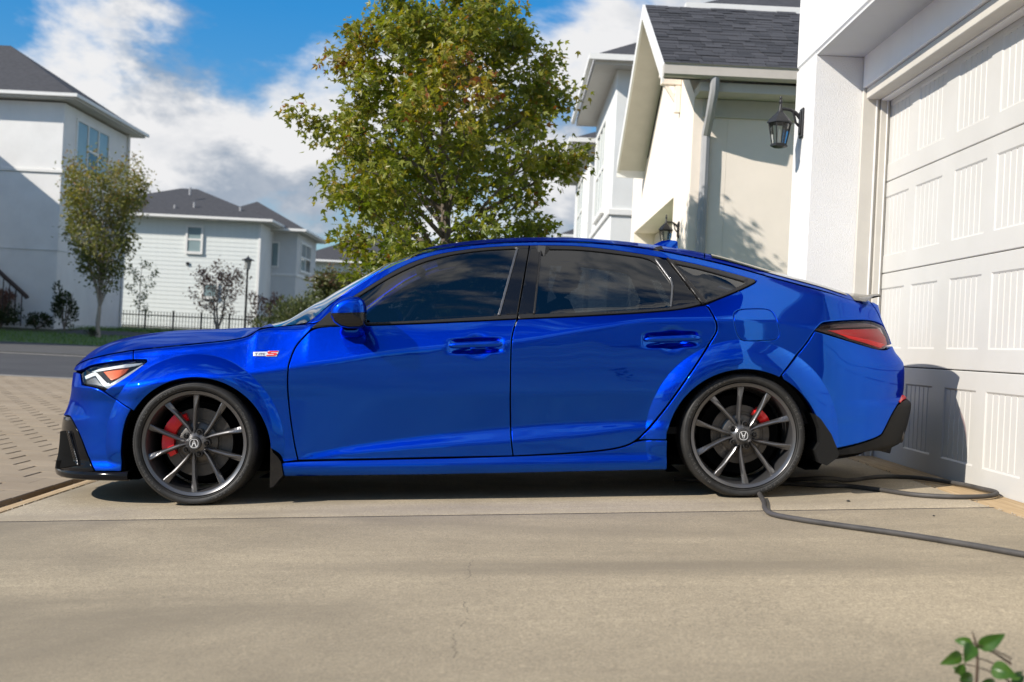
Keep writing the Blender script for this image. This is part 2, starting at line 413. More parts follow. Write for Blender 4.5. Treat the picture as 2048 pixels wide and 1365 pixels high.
for k in range(20):
    x = -40 + k*2.2
    y0, y1 = 30.52, 36.9
    MB().add([(x, y0, ground_z(y0)+.05), (x+2.18, y0, ground_z(y0)+.05), (x+2.18, y1, ground_z(y1)+.05), (x, y1, ground_z(y1)+.05),
              (x, y0, ground_z(y0)-.1), (x+2.18, y0, ground_z(y0)-.1), (x+2.18, y1, ground_z(y1)-.1), (x, y1, ground_z(y1)-.1)],
             [(0,1,2,3),(0,4,5,1),(1,5,6,2),(2,6,7,3),(3,7,4,0)]).build('paving_slab', m_walk, pav)
band('footpath', 42.2, 44.6, .03, m_walk, -16.0, 0)

# lawns
M = Mat('grass_blades', (.05, .10, .02), .6); at = M.n('ShaderNodeAttribute', attribute_name='tint')
M.base(M.ramp(at.outputs['Fac'], [(0, (.045, .10, .013)), (.6, (.10, .20, .025)), (1, (.18, .26, .05))])); m_grass = M.m
def grass(name, x0, x1, y0, y1, zf, n, h, seed):
    rnd = random.Random(seed); vs = []; fs = []; tint = []
    nx, ny = 24, 8
    b = MB().grid([[(x0+(x1-x0)*i/nx, y0+(y1-y0)*j/ny, zf(x0+(x1-x0)*i/nx, y0+(y1-y0)*j/ny)+.01) for j in range(ny+1)] for i in range(nx+1)])
    tint = [rnd.uniform(0, .4) for _ in b.f]
    for i in range(n):
        x = rnd.uniform(x0, x1); y = rnd.uniform(y0, y1); z = zf(x, y)
        a = rnd.uniform(0, 6.28); hh = h*rnd.uniform(.5, 1.3); w = .012+.02*h; lx, ly = rnd.gauss(0, .35)*hh, rnd.gauss(0, .35)*hh
        b.add([(x-w*math.cos(a), y-w*math.sin(a), z), (x+w*math.cos(a), y+w*math.sin(a), z), (x+lx, y+ly, z+hh)], [(0, 1, 2)]); tint.append(rnd.random())
    o = b.build(name, m_grass, fix=False); a = o.data.attributes.new('tint', 'FLOAT', 'FACE'); a.data.foreach_set('value', tint)
    return ident(o, kind='stuff')
grass('lawn', -34, -8.5, 37.0, 42.15, lambda x, y: ground_z(y)+.02, 9000, .10, 1)
grass('lawn', -16.5, -4, 44.7, 47.5, lambda x, y: ground_z(y)+.02, 4000, .14, 2)
grass('grass_bed', -2.4, 6, 8.8, 19.7, lambda x, y: .05 + .03*(x+2.5), 9000, .07, 4)
# ---------------------------------------------------------------- houses
def window(parent, face, a0, a1, z0, z1, at, cols, rows=1, fw=.07, glass=None, dark=None, tilt=0):
    """a window standing proud of a wall. face '-y' (a = x), '+x' or '-x' (a = y); at = the wall plane"""
    s = {'-y': -1, '+x': 1, '-x': -1}[face]
    def bx(b, p0, p1, q0, q1, d0, d1):
        lo, hi = sorted((at + s*d0, at + s*d1))
        if face == '-y': b.box((p0, lo, q0), (p1, hi, q1))
        else: b.box((lo, p0, q0), (hi, p1, q1))
    fr = MB(); bx(fr, a0-fw, a1+fw, z1, z1+fw, 0, .06); bx(fr, a0-fw, a1+fw, z0-fw*1.2, z0, 0, .08); bx(fr, a0-fw, a0, z0, z1, 0, .06); bx(fr, a1, a1+fw, z0, z1, 0, .06)
    for i in range(1, cols):
        c = a0+(a1-a0)*i/cols; bx(fr, c-fw*.45, c+fw*.45, z0, z1, .004, .05)
    for i in range(1, rows):
        c = z0+(z1-z0)*i/rows; bx(fr, a0, a1, c-fw*.4, c+fw*.4, .004, .045)
    w = fr.build('window', m_wtrim, parent)
    for i in range(cols):
        for j in range(rows):
            p = MB(); pa, pb_ = a0+(a1-a0)*i/cols, a0+(a1-a0)*(i+1)/cols; qa, qb = z0+(z1-z0)*j/rows, z0+(z1-z0)*(j+1)/rows
            bx(p, pa+.01, pb_-.01, qa+.01, qb-.01, .006, .022)
            p.build('pane', m_wdark if dark and (i, j) in dark else (glass or m_wglass), w)
    return w
def hip_roof(parent, x0, x1, y0, y1, z, h, over=.5, ridge=None, mat=None, name='roof'):
    x0 -= over; x1 += over; y0 -= over; y1 += over
    w = min(x1-x0, y1-y0)/2
    if x1-x0 >= y1-y0: ra, rb = (x0+w, (y0+y1)/2), (x1-w, (y0+y1)/2)
    else: ra, rb = ((x0+x1)/2, y0+w), ((x0+x1)/2, y1-w)
    b = MB().add([(x0,y0,z),(x1,y0,z),(x1,y1,z),(x0,y1,z),(ra[0],ra[1],z+h),(rb[0],rb[1],z+h),(x0,y0,z-.03),(x1,y0,z-.03),(x1,y1,z-.03),(x0,y1,z-.03)],
                 [(0,1,5,4),(2,3,4,5),(1,2,5),(3,0,4),(0,6,7,1),(1,7,8,2),(2,8,9,3),(3,9,6,0),(6,9,8,7)] if x1-x0 >= y1-y0 else
                 [(1,2,5,4),(3,0,4,5),(0,1,4),(2,3,5),(0,6,7,1),(1,7,8,2),(2,8,9,3),(3,9,6,0),(6,9,8,7)])
    r = b.build(name, mat or m_roof, parent)
    f = MB()
    for lo, hi in (((x0, y0, z-.20), (x1, y0+.03, z-.034)), ((x0, y1-.03, z-.20), (x1, y1, z-.034)), ((x0, y0+.032, z-.20), (x0+.03, y1-.032, z-.034)), ((x1-.03, y0+.032, z-.20), (x1, y1-.032, z-.034))): f.box(lo, hi)
    f.box((x0+.032, y0+.032, z-.19), (x1-.032, y1-.032, z-.17)); f.build('soffit', m_soffit, r)
    g = MB()
    for (pa, pb_) in (((x0-.09, y0-.09), (x1+.09, y0-.09)), ((x1+.09, y0+.004), (x1+.09, y1+.09)), ((x0-.09, y0+.004), (x0-.09, y1+.09))):
        lo = (min(pa[0], pb_[0])-.045, min(pa[1], pb_[1])-.045, z-.13); hi = (max(pa[0], pb_[0])+.045, max(pa[1], pb_[1])+.045, z-.01); g.box(lo, hi)
    g.build('gutter', m_wtrim, r)
    return r

# --- our own house: the garage on the right
X_WALL, X_TRIM, X_DOOR = 1.955, 2.285, 2.464
GZ = drive_z(X_DOOR) - .012
GH = thing('garage_house', 'white stucco house with the recessed garage door right behind the blue car', 'house')
MB().cbox((X_WALL, 8.10, -.3), (2.62, 8.62, 2.996), .012).build('pier', m_rough, GH)
MB().cbox((X_WALL, 2.55, -.3), (2.62, 3.24, 2.996), .012).build('pier', m_rough, GH)
MB().cbox((X_WALL, 2.55, 3.006), (2.62, 8.62, 7.2), .012).build('upper_wall', m_white, GH)
MB().box((X_WALL+.012, 2.56, 2.99), (2.6, 8.60, 3.01)).build('control_joint', m_grey, GH)
MB().cbox((X_TRIM, 3.25, 2.775), (2.60, 8.09, 3.0055), .006).build('header', m_white, GH)
MB().box((2.625, 2.56, -.3), (9.5, 8.61, 7.19)).build('house_body', m_white, GH)
j = MB().cbox((X_TRIM, 8.066, GZ-.02), (2.40, 8.099, 2.774), .004)
j.cbox((2.403, 8.045, GZ-.02), (2.463, 8.099, 2.774), .003); j.cbox((X_TRIM+.02, 3.26, 2.70), (2.40, 8.060, 2.772), .004)
j.build('door_frame', m_trim, GH)
s = MB().cbox((2.372, 8.058, GZ-.02), (2.384, 8.0655, 2.698), .002); s.cbox((2.4405, 8.036, GZ-.02), (2.4485, 8.0445, 2.698), .002); s.cbox((2.402, 3.26, 2.690), (2.462, 8.043, 2.774), .004)
s.build('weather_strip', m_wtrim, GH)
gd = empty('garage_door', (0, 0, 0), parent=GH)
SH = .615; DY1, DY0 = 8.10, 3.24
def door_section(k):
    z0 = GZ + k*SH + (.0025 if k else .0); z1 = GZ + (k+1)*SH - .0025
    b = MB(); ins = []
    y = 8.055
    cuts = []
    while y > DY0 + .6:
        for w, gap in ((.465, .13), (.465, .194)):
            cuts.append((y-w, y)); y -= w + gap
    cuts = [c for c in cuts if c[0] > DY0+.02]
    za, zb = z0 + .112, z0 + .513
    X = X_DOOR
    # face of the section with rectangular openings for the pressed panels
    ysort = sorted(cuts)
    def face(ya, yb, a, bz): b.add([(X, ya, a), (X, yb, a), (X, yb, bz), (X, ya, bz)], [(0, 1, 2, 3)])
    e = .004
    b.add([(X+.045, DY0, z0), (X+e, DY0, z0), (X, DY0, z0+e), (X, DY0, z1-e), (X+e, DY0, z1), (X+.045, DY0, z1),
           (X+.045, DY1, z0), (X+e, DY1, z0), (X, DY1, z0+e), (X, DY1, z1-e), (X+e, DY1, z1), (X+.045, DY1, z1)],
          [(0,6,7,1),(1,7,8,2),(3,9,10,4),(4,10,11,5)])
    face(DY0, DY1, z0+e, za); face(DY0, DY1, zb, z1-e)
    prev = DY0
    for c0, c1 in ysort: face(prev, c0, za, zb); prev = c1
    face(prev, DY1, za, zb)
    b.build('door_section', m_door, gd, fix=False)
    for c0, c1 in ysort:
        p = MB(); d = .0065; g = .0045; gw = .007
        # sloping border
        o = [(X, c0, za), (X, c1, za), (X, c1, zb), (X, c0, zb)]; q = .010
        i_ = [(X+d, c0+q, za+q), (X+d, c1-q, za+q), (X+d, c1-q, zb-q), (X+d, c0+q, zb-q)]
        p.add(o + i_, [(0,1,5,4),(1,2,6,5),(2,3,7,6),(3,0,4,7)])
        n = 6; yy = [c0+q]
        prof = [(c0+q, d)]
        for t in range(1, n):
            yc = c0+q + (c1-c0-2*q)*t/n; prof += [(yc-gw, d), (yc-gw*.4, d+g), (yc+gw*.4, d+g), (yc+gw, d)]
        prof.append((c1-q, d))
        p.grid([[(X+dd, yv, za+q), (X+dd, yv, zb-q)] for yv, dd in prof])
        p.build('inset_panel', m_door, gd, fix=False)
for k in range(4): door_section(k)
MB().box((X_DOOR+.05, DY0-.02, -.2), (X_DOOR+.06, DY1+.02, 2.8)).build('door_backing', m_dark, gd)
MB().cbox((X_DOOR-.004, DY0, GZ-.012), (X_DOOR+.03, DY1, GZ+.0), .003).build('bottom_seal', m_black, gd)

# --- the next garage house, cream, with a gable towards the lane
HB = thing('gabled_house', 'cream stucco house with dark shingled gable roof and downpipe behind the parked car', 'house')
YB = 13.7
w = MB(); w.box((X_WALL, YB, -.2), (2.35, 15.1, 3.88)); w.box((X_WALL, 15.1, 2.88), (2.35, 20.0, 3.88)); w.box((X_WALL, 20.0, -.2), (2.35, 20.5, 3.88)); w.box((2.352, YB, -.2), (9.5, 20.5, 3.88))
w.build('wall', m_cream, HB)
g = MB().prism([(YB, 3.882), (18.3, 3.882), (15.95, 5.16)], 'x', X_WALL, 9.5); g.build('gable_wall', m_cream, HB)
MB().box((2.30, 15.12, -.1), (2.34, 19.98, 2.86)).build('garage_door', m_trim, HB)
# roof: ridge along x, two slopes; the near one laid shingle by shingle
m_gutterb = simple('beige_gutter', (.50, .46, .41), .5, var=.05)
XR0, XR1, YE, ZE, YRG, ZRG, YF, ZF = 1.55, 7.0, 13.25, 4.08, 15.85, 5.48, 18.75, 3.86
rf = MB(); T = .10
rf.add([(XR0,YE,ZE),(XR1,YE,ZE),(XR1,YRG,ZRG),(XR0,YRG,ZRG),(XR0,YE,ZE-T),(XR1,YE,ZE-T),(XR1,YRG,ZRG-T),(XR0,YRG,ZRG-T)], [(0,1,2,3),(4,7,6,5),(0,4,5,1),(1,5,6,2),(3,7,4,0)])
rf.add([(XR0,YRG,ZRG),(XR1,YRG,ZRG),(XR1,YF,ZF),(XR0,YF,ZF),(XR0,YRG,ZRG-T),(XR1,YRG,ZRG-T),(XR1,YF,ZF-T),(XR0,YF,ZF-T)], [(0,1,2,3),(4,7,6,5),(3,2,6,7),(0,3,7,4)])
roof = rf.build('roof', m_shingle, HB)
d = Vector((0, YRG-YE, ZRG-ZE)); L = d.length; d.normalize(); nrm = Vector((0, -d.z, d.y))
rows = 23; rnd = random.Random(8); sh_mes = []
for wv in (.15, .20, .26):
    mm = MB().box((0, -.002, 0), (wv-.006, .150, .007)); me = mm.mesh('shingle'); me.materials.append(m_shingle); sh_mes.append((wv, me))
ang = math.atan2(d.z, d.y); nsh = 0
for r in range(rows):
    s0 = L*r/rows; x = XR0 + .0 - (.1 if r % 2 else 0.0) + rnd.uniform(0, .02)
    x = max(x, XR0+.002)
    while x < 3.45:
        wv, me = rnd.choice(sh_mes)
        base = Vector((x, YE, ZE)) + d*s0 + nrm*(.004 + rnd.choice([0, .003, .007]))
        o = link('shingle', me, None, roof); o.location = base; o.rotation_euler = (ang - .035, 0, 0); x += wv; nsh += 1
        if nsh > 290: break
f = MB()                                                   # barge boards, soffit, eave board
for (ya, za, yb_, zb_) in ((YE, ZE, YRG, ZRG), (YRG, ZRG, YF, ZF)):
    f.add([(XR0-.03, ya, za+.02), (XR0-.03, yb_, zb_+.02), (XR0-.03, yb_, zb_-.17), (XR0-.03, ya, za-.17), (XR0-.002, ya, za+.02), (XR0-.002, yb_, zb_+.02), (XR0-.002, yb_, zb_-.17), (XR0-.002, ya, za-.17)],
          [(0,3,2,1),(4,5,6,7),(0,1,5,4),(2,3,7,6),(0,4,7,3),(1,2,6,5)])
f.box((XR0-.03, YF, ZF-.24), (X_WALL-.002, YF+.03, ZF+.02)); f.build('barge_board', m_wtrim, HB)
sf = MB()
sf.add([(XR0, YE+.02, ZE-.13), (X_WALL-.002, YE+.02, ZE-.13), (X_WALL-.002, YRG, ZRG-.13), (XR0, YRG, ZRG-.13)], [(0,1,2,3)])
sf.add([(XR0, YRG, ZRG-.13), (X_WALL-.002, YRG, ZRG-.13), (X_WALL-.002, YF, ZF-.13), (XR0, YF, ZF-.13)], [(0,1,2,3)])
sf.box((X_WALL, YE+.03, ZE-.24), (XR1, YB-.002, ZE-.14)); sf.build('soffit', m_soffit, HB, fix=False)
MB().cbox((X_WALL+.10, YB-.035, ZE-.45), (XR1, YB-.001, ZE-.245), .004).build('frieze_board', m_trim, HB)
gt = MB().prism([(YE-.12, ZE-.10), (YE-.11, ZE+.005), (YE-.13, ZE+.02), (YE-.10, ZE+.02), (YE-.005, ZE+.005), (YE-.005, ZE-.12), (YE-.09, ZE-.12)], 'x', XR0-.02, XR1); gt.build('gutter', m_gutterb, HB)
m_pipe = simple('grey_downpipe', (.36, .36, .37), .45, var=.06)
dp = MB(); 
dp.tube([(2.10, YE-.06, ZE-.10), (2.10, YE-.05, ZE-.24), (2.10, YE+.16, ZE-.46), (2.10, YB-.06, ZE-.66), (2.10, YB-.06, ZE-.9), (2.10, YB-.06, .1)], .052, 8)
dp.build('downpipe', m_pipe, HB, smooth=True)
br = MB()                                                  # the decorative bracket under the gable
br.cbox((1.70, 14.85, 4.24), (1.95, 14.95, 4.33), .006); br.cbox((1.88, 14.86, 3.90), (1.95, 14.94, 4.24), .006)
br.prism([(1.73, 4.24), (1.79, 4.24), (1.95, 4.00), (1.95, 3.93)], 'y', 14.87, 14.93); br.cbox((1.68, 14.84, 4.33), (1.95, 14.96, 4.50), .008); br.build('gable_bracket', m_cream, HB)
# higher block behind it
MB().box((2.55, 16.6, 3.9), (9.5, 20.4, 5.5)).build('upper_wall', m_cream, HB)
hip_roof(HB, 2.6, 9.4, 16.5, 22, 5.62, 1.6, .35)

# --- row houses further down the lane
HC = thing('row_house', 'white two storey house with a tall window, just beyond the cream gable', 'house')
MB().cbox((X_WALL, 25.3, -.1), (9.5, 31.4, 6.85), .02).build('wall', m_cool, HC)
MB().cbox((X_WALL-.05, 25.25, 3.75), (9.4, 31.45, 3.88), .01).build('belt_course', m_wtrim, HC)
window(HC, '-x', 27.2, 29.8, 4.1, 6.1, X_WALL, 3, 2, .09)
hip_roof(HC, X_WALL, 9.5, 25.3, 31.4, 7.0, 2.0, .5)
HD = thing('row_house', 'white house peeking out between the maple crown and the taller white house', 'house')
MB().cbox((X_WALL, 33.6, -.1), (9.5, 41, 6.55), .02).build('wall', m_cool, HD)
MB().cbox((X_WALL-.05, 33.55, 3.75), (9.4, 41.05, 3.88), .01).build('belt_course', m_wtrim, HD)
window(HD, '-x', 35.5, 38.4, 4.1, 6.0, X_WALL, 2, 2, .09)
hip_roof(HD, X_WALL, 9.5, 33.6, 41, 6.7, 2.0, .5)
HE = thing('row_house', 'small far white house with a dark hip roof at the end of the lane', 'house')
MB().box((2.6, 56, 0), (12, 66, 6.0)).build('wall', m_cool, HE)
hip_roof(HE, 2.6, 12, 56, 66, 6.1, 2.6, .6)

# --- houses across the road
HL = thing('corner_house', 'tall white stucco house with three pane upper window left of the small tree', 'house')
MB().cbox((-26.0, 44.5, .3), (-16.95, 51.9, 6.42), .02).build('lower_wall', m_white, HL)
MB().cbox((-26.0, 44.5, 6.56), (-16.95, 51.9, 9.05), .02).build('upper_wall', m_white, HL)
MB().cbox((-26.06, 44.44, 6.422), (-16.89, 51.96, 6.558), .02).build('belt_course', m_wtrim, HL)
MB().cbox((-26.0, 44.47, 3.55), (-16.93, 51.93, 3.58), .005).build('control_joint', m_grey, HL)
wl_ = window(HL, '+x', 45.8, 49.3, 6.55+.25, 8.62, -16.95, 3, 1, .10)
MB().box((-16.93, 46.99, 7.62), (-16.89, 48.11, 7.70)).build('transom', m_wtrim, wl_); MB().box((-16.944, 47.02, 6.82), (-16.915, 48.08, 7.62)).build('open_sash', m_wdark, wl_)
hip_roof(HL, -27.2, -16.95, 44.5, 51.9, 9.3, 2.6, .55)
MB().tube([(-16.87, 51.7, 9.1), (-16.87, 51.75, 8.6), (-16.89, 51.8, .5)], .06, 6).build('downpipe', m_wtrim, HL)
st = MB()                                                  # handrail of the outside stair
st.tube([(-19.6, 43.7, 3.35), (-18.8, 43.7, 2.68), (-17.72, 43.7, 1.80), (-17.68, 43.7, 1.72)], .085, 6)
for k in range(8): st.box((-19.5+k*.23, 43.68, .7), (-19.47+k*.23, 43.72, 3.24-k*.19))
st.build('stair_rail', simple('brown_rail', (.05, .03, .022), .6), HL)

HM = thing('siding_house', 'white lap siding house with dark hip roof behind the black fence', 'house')
x0, x1, yM, z0, z1 = -22.6, -12.75, 60.0, .6, 6.35
MB().box((x0, yM, z0), (x1, 69, z1)).build('wall', m_cool, HM)
m_side = simple('lap_siding', (.70, .73, .71), .6, var=.03)
nb = 27; bh = (z1-z0)/nb
pl = MB().add([(x0+.12, -.026, 0), (x1-.12, -.026, 0), (x1-.12, -.012, bh+.01), (x0+.12, -.012, bh+.01), (x0+.12, 0, 0), (x1-.12, 0, 0), (x0+.12, 0, bh+.01), (x1-.12, 0, bh+.01)], [(0,1,2,3),(0,4,5,1),(3,2,7,6),(0,3,6,4),(1,5,7,2)]).mesh('siding_board'); pl.materials.append(m_side)
for k in range(nb):
    o = link('siding_board', pl, None, HM); o.location = (0, yM, z0 + k*bh)
c = MB(); c.box((x0-.01, yM-.06, z0), (x0+.115, yM+.01, z1)); c.box((x1-.115, yM-.06, z0), (x1+.012, yM+.01, z1)); c.build('corner_board', m_wtrim, HM)
window(HM, '-y', -16.38, -15.72, 4.75, 5.95, yM-.05, 1, 2, .11)
window(HM, '-y', -15.45, -14.85, 2.55, 3.15, yM-.05, 1, 1, .11)
hip_roof(HM, x0, x1, yM, 69, 6.5, 1.9, .55)
v = MB()
for (x, y, z) in ((-17.3, 60.6, 7.0), (-16.4, 60.9, 7.2), (-14.0, 60.7, 7.05), (-17.0, 62.2, 8.1)): v.tube([(x, y, z-.3), (x, y, z+.10)], .06, 6)
v.build('vent_pipe', m_pipe, HM)
MB().box((-16.4, yM-.09, 4.05), (-16.25, yM-.04, 4.2)).build('wall_vent', m_black, HM)
HM2 = thing('stucco_house', 'pale grey stucco house wing with a narrow corner window beyond the siding house', 'house')
MB().cbox((-12.9, 63, .4), (-11.45, 69, 6.2), .02).build('wall', m_grey, HM2)
MB().cbox((-12.88, 62.95, 3.9), (-11.40, 69.05, 4.02), .01).build('belt_course', m_wtrim, HM2)
window(HM2, '+x', 64, 67, 4.3, 5.7, -11.45, 2, 2, .10, dark={(1, 0)})
window(HM2, '-y', -12.75, -12.45, 4.4, 5.6, 63, 1, 1, .06)
hip_roof(HM2, -17.0, -11.45, 62.8, 69, 6.35, 1.65, .42)
HN = thing('white_house', 'low white far house with dark roof seen between the grey wing and the maple', 'house')
MB().box((-14.6, 82, 1), (-6.0, 90, 5.8)).build('wall', m_cool, HN)
hip_roof(HN, -14.6, -6.0, 82, 90, 6.0, 2.2, .6)
window(HN, '-y', -12.6, -11.8, 3.6, 4.8, 82, 1, 2, .1)
# the neighbour just outside the picture on the left, whose shade lies over the road and the corner house
HO = thing('neighbour_house', 'white house left of the corner house, outside the frame, shading its wall', 'house')
MB().box((-34, 30.5, -.1), (-22.4, 43.6, 8.6)).build('wall', m_white, HO)
hip_roof(HO, -34, -22.4, 30.5, 43.6, 8.75, 2.6, .6)
# the houses on the near side of the lane, behind the photographer: the car's paint and glass mirror them
def facing(x0, x1, y1, h, mat, label):
    H = thing('facing_house', label, 'house')
    MB().box((x0, y1-9, -.1), (x1, y1, h)).build('wall', mat, H)
    b = MB()
    for k in range(3):
        xa = x0 + .9 + k*(x1-x0-1.2)/3
        for zz in (1.2, 4.3): b.box((xa, y1-.01, zz), (xa+1.2, y1+.05, zz+1.5))
    b.build('window_glass', m_wglass, H)
    hip_roof(H, x0, x1, y1-9, y1, h+.1, 2.2, .5)
facing(-1.5, 5.5, -11, 5.6, m_white, 'white house across the drive behind the camera, mirrored in the car')
facing(-13.5, -6.5, -15, 5.6, m_cream, 'cream house further left behind the camera, mirrored in the car')
# ---------------------------------------------------------------- trees and plants
def leaf_mat(name, stops, trans=.35, rough=.5):
    M = Mat(name, (.06, .1, .03), rough); at = M.n('ShaderNodeAttribute', attribute_name='tint')
    c = M.ramp(at.outputs['Fac'], stops); M.base(c)
    t = M.n('ShaderNodeBsdfTranslucent'); hs = M.n('ShaderNodeHueSaturation'); hs.inputs['Saturation'].default_value = 1.1; hs.inputs['Value'].default_value = 1.5
    M.l(c, hs.inputs['Color']); M.l(hs.outputs['Color'], t.inputs['Color'])
    mx = M.n('ShaderNodeMixShader', Fac=trans); M.l(M.b.outputs[0], mx.inputs[1]); M.l(t.outputs[0], mx.inputs[2])
    M.l(mx.outputs[0], M.t.nodes['Material Output'].inputs['Surface']); return M.m
m_bark = Mat('grey_brown_bark', (.16, .12, .09), .9); _v = m_bark.coord((12, 12, 2)); m_bark.base(m_bark.ramp(m_bark.noise(_v, 2, 6), [(.3, (.09, .07, .055)), (.7, (.22, .18, .145))])); m_bark.bump(m_bark.noise(_v, 4, 5), .7, .01); m_bark = m_bark.m
m_palebark = simple('pale_bark', (.34, .29, .24), .9, var=.25, scale=12, bump=.5, bscale=30)
m_maple = leaf_mat('maple_leaf', [(0, (.050, .088, .012)), (.35, (.118, .162, .019)), (.66, (.22, .235, .027)), (.86, (.31, .255, .033)), (.95, (.27, .14, .028)), (1, (.24, .085, .025))], .42, .40)
m_small = leaf_mat('small_tree_leaf', [(0, (.07, .09, .020)), (.5, (.165, .175, .035)), (.8, (.25, .21, .045)), (1, (.25, .14, .045))])
m_rust = leaf_mat('rusty_leaf', [(0, (.12, .06, .045)), (.5, (.20, .10, .075)), (.85, (.26, .16, .11)), (1, (.16, .15, .07))])
m_shrub = leaf_mat('shrub_leaf', [(0, (.014, .024, .008)), (.6, (.040, .060, .016)), (1, (.085, .10, .03))])
m_olive = leaf_mat('olive_leaf', [(0, (.05, .065, .022)), (.5, (.10, .12, .038)), (.85, (.15, .15, .055)), (1, (.15, .085, .05))])
m_pale = leaf_mat('pale_leaf', [(0, (.10, .13, .06)), (1, (.20, .23, .12))])

LEAF3 = [(0, 0, 0), (.18, .30, .05), (.52, .44, -.02), (.42, .16, .03), (1.0, 0, -.10), (.42, -.16, .03), (.52, -.44, -.02), (.18, -.30, .05)]
LEAF3_F = [(0, 1, 2, 3), (0, 3, 4, 5), (0, 5, 6, 7)]
LEAF1 = [(0, 0, 0), (.45, .26, .06), (1, 0, -.08), (.45, -.26, .06)]
LEAF1_F = [(0, 1, 2), (0, 2, 3)]
class Leaves:
    def __init__(s, shape, faces): s.sh = np.array(shape); s.fc = faces; s.M = []; s.t = []
    def put(s, p, d, size, tint, rnd):
        d = Vector(d).normalized(); u = d.cross(Vector((rnd.gauss(0, 1), rnd.gauss(0, 1), rnd.gauss(0, 1))))
        if u.length < .01: u = d.cross(Vector((1, 0, 0)))
        u.normalize(); n = d.cross(u)
        s.M.append((tuple(p), tuple(d*size), tuple(u*size), tuple(n*size))); s.t.append(tint)
    def build(s, name, mat, parent, sel=None):
        idx = range(len(s.M)) if sel is None else sel
        A = np.array([s.M[i] for i in idx]); sh = s.sh; k = len(sh)
        V = A[:, None, 0] + A[:, None, 1]*sh[None, :, 0:1] + A[:, None, 2]*sh[None, :, 1:2] + A[:, None, 3]*sh[None, :, 2:3]
        n = len(A); F = [tuple(q + i*k for q in f) for i in range(n) for f in s.fc]
        me = bpy.data.meshes.new(name); me.from_pydata(V.reshape(-1, 3).tolist(), [], F)
        a = me.attributes.new('tint', 'FLOAT', 'FACE'); a.data.foreach_set('value', np.repeat([s.t[i] for i in idx], len(s.fc)).astype('f'))
        return link(name, me, mat, parent)
def tree(name, label, cat, base, h0, h1, rad, trunk_r, nlimb, rise, leaf, nleaf, mat, bark, seed, shape=(LEAF1, LEAF1_F), group=None,
         lean=(0, 0), profile=None, twigs=6, singles=0, hue=None, droop=.55, top=None, spread=.10, multi=1):
    rnd = random.Random(seed); t = thing(name, label, cat, base, group=group)
    tb = MB(); lb = Leaves(*shape); pts = []
    prof = profile or (lambda u: math.sin(math.pi*min(1, max(.04, u*.86+.10)))**.75)
    H = top or h1
    for m in range(multi):
        a = 6.28*m/multi + .5; sp = .0 if multi == 1 else .35*rad
        path = [Vector((lean[0]*k/8 + sp*math.cos(a)*(k/8) + (rnd.gauss(0, .015*rad) if k else 0), lean[1]*k/8 + sp*math.sin(a)*(k/8) + (rnd.gauss(0, .015*rad) if k else 0), H*.97*k/8)) for k in range(9)]
        tb.tube(path, [trunk_r*(1.25 if k == 0 else 1)*(1-.85*k/8) for k in range(9)], 8)
    for i in range(nlimb):
        u = (i+.5)/nlimb; z = h0*.8 + (H-h0)*u*.88
        k = z/(H*.97)*8; k0 = min(7, int(k)); 
        if multi > 1:
            a0 = 6.28*(i % multi)/multi+.5; p0 = Vector((.35*rad*math.cos(a0)*k/8, .35*rad*math.sin(a0)*k/8, z))
        else: p0 = path[k0].lerp(path[k0+1], k-k0)
        az = i*2.39996 + rnd.uniform(-.35, .35)
        R_ = rad*prof((z-h0*.8)/(H-h0*.8))*rnd.uniform(.78, 1.05)
        out = Vector((math.cos(az), math.sin(az), 0)); up = R_*rise*rnd.uniform(.8, 1.2)
        ctrl = [p0 + out*R_*s + Vector((0, 0, up*s**.85 + .10*R_*s*s)) for s in (0, .3, .6, .85, 1.0)]
        r0 = trunk_r*.45*(1-.7*u); tb.tube(ctrl, [r0, r0*.7, r0*.45, r0*.25, r0*.12], 5)
        for q in range(twigs):
            s = .22 + .78*(q+rnd.random())/twigs; j = min(3, int(s*4)); b0 = ctrl[j].lerp(ctrl[j+1], min(1, s*4-j))
            tl = R_*rnd.uniform(.16, .36)*(1.15-.5*s)+.05
            dv = (out*rnd.uniform(.2, 1)+Vector((rnd.gauss(0, .7), rnd.gauss(0, .7), rnd.uniform(.1, 1.0)))).normalized()
            tip = b0 + dv*tl; tb.tube([b0, tip], [r0*.22, r0*.06], 4, False); pts.append((b0, tip, u))
        pts.append((ctrl[3], ctrl[4], u))
    tb.build('trunk', bark, t, smooth=True)
    for i in range(nleaf):
        b0, tip, u = pts[rnd.randrange(len(pts))]; s = rnd.random()**.7
        p = b0.lerp(tip, s) + Vector((rnd.gauss(0, spread), rnd.gauss(0, spread), rnd.gauss(0, spread)))*rad
        d = (tip-b0).normalized()*.4 + Vector((rnd.gauss(0, .8), rnd.gauss(0, .8), rnd.gauss(-droop, .5)))
        tint = hue(p, rnd) if hue else rnd.random()
        lb.put(p, d, leaf*rnd.uniform(.65, 1.2), tint, rnd)
    order = list(range(len(lb.M)))
    if singles:
        order.sort(key=lambda i: lb.M[i][0][1])
        for i in order[:singles]: lb.build('leaf', mat, t, [i])
        order = order[singles:]
    c = lb.build('crown', mat, t, order); c['kind'] = 'stuff'
    return t
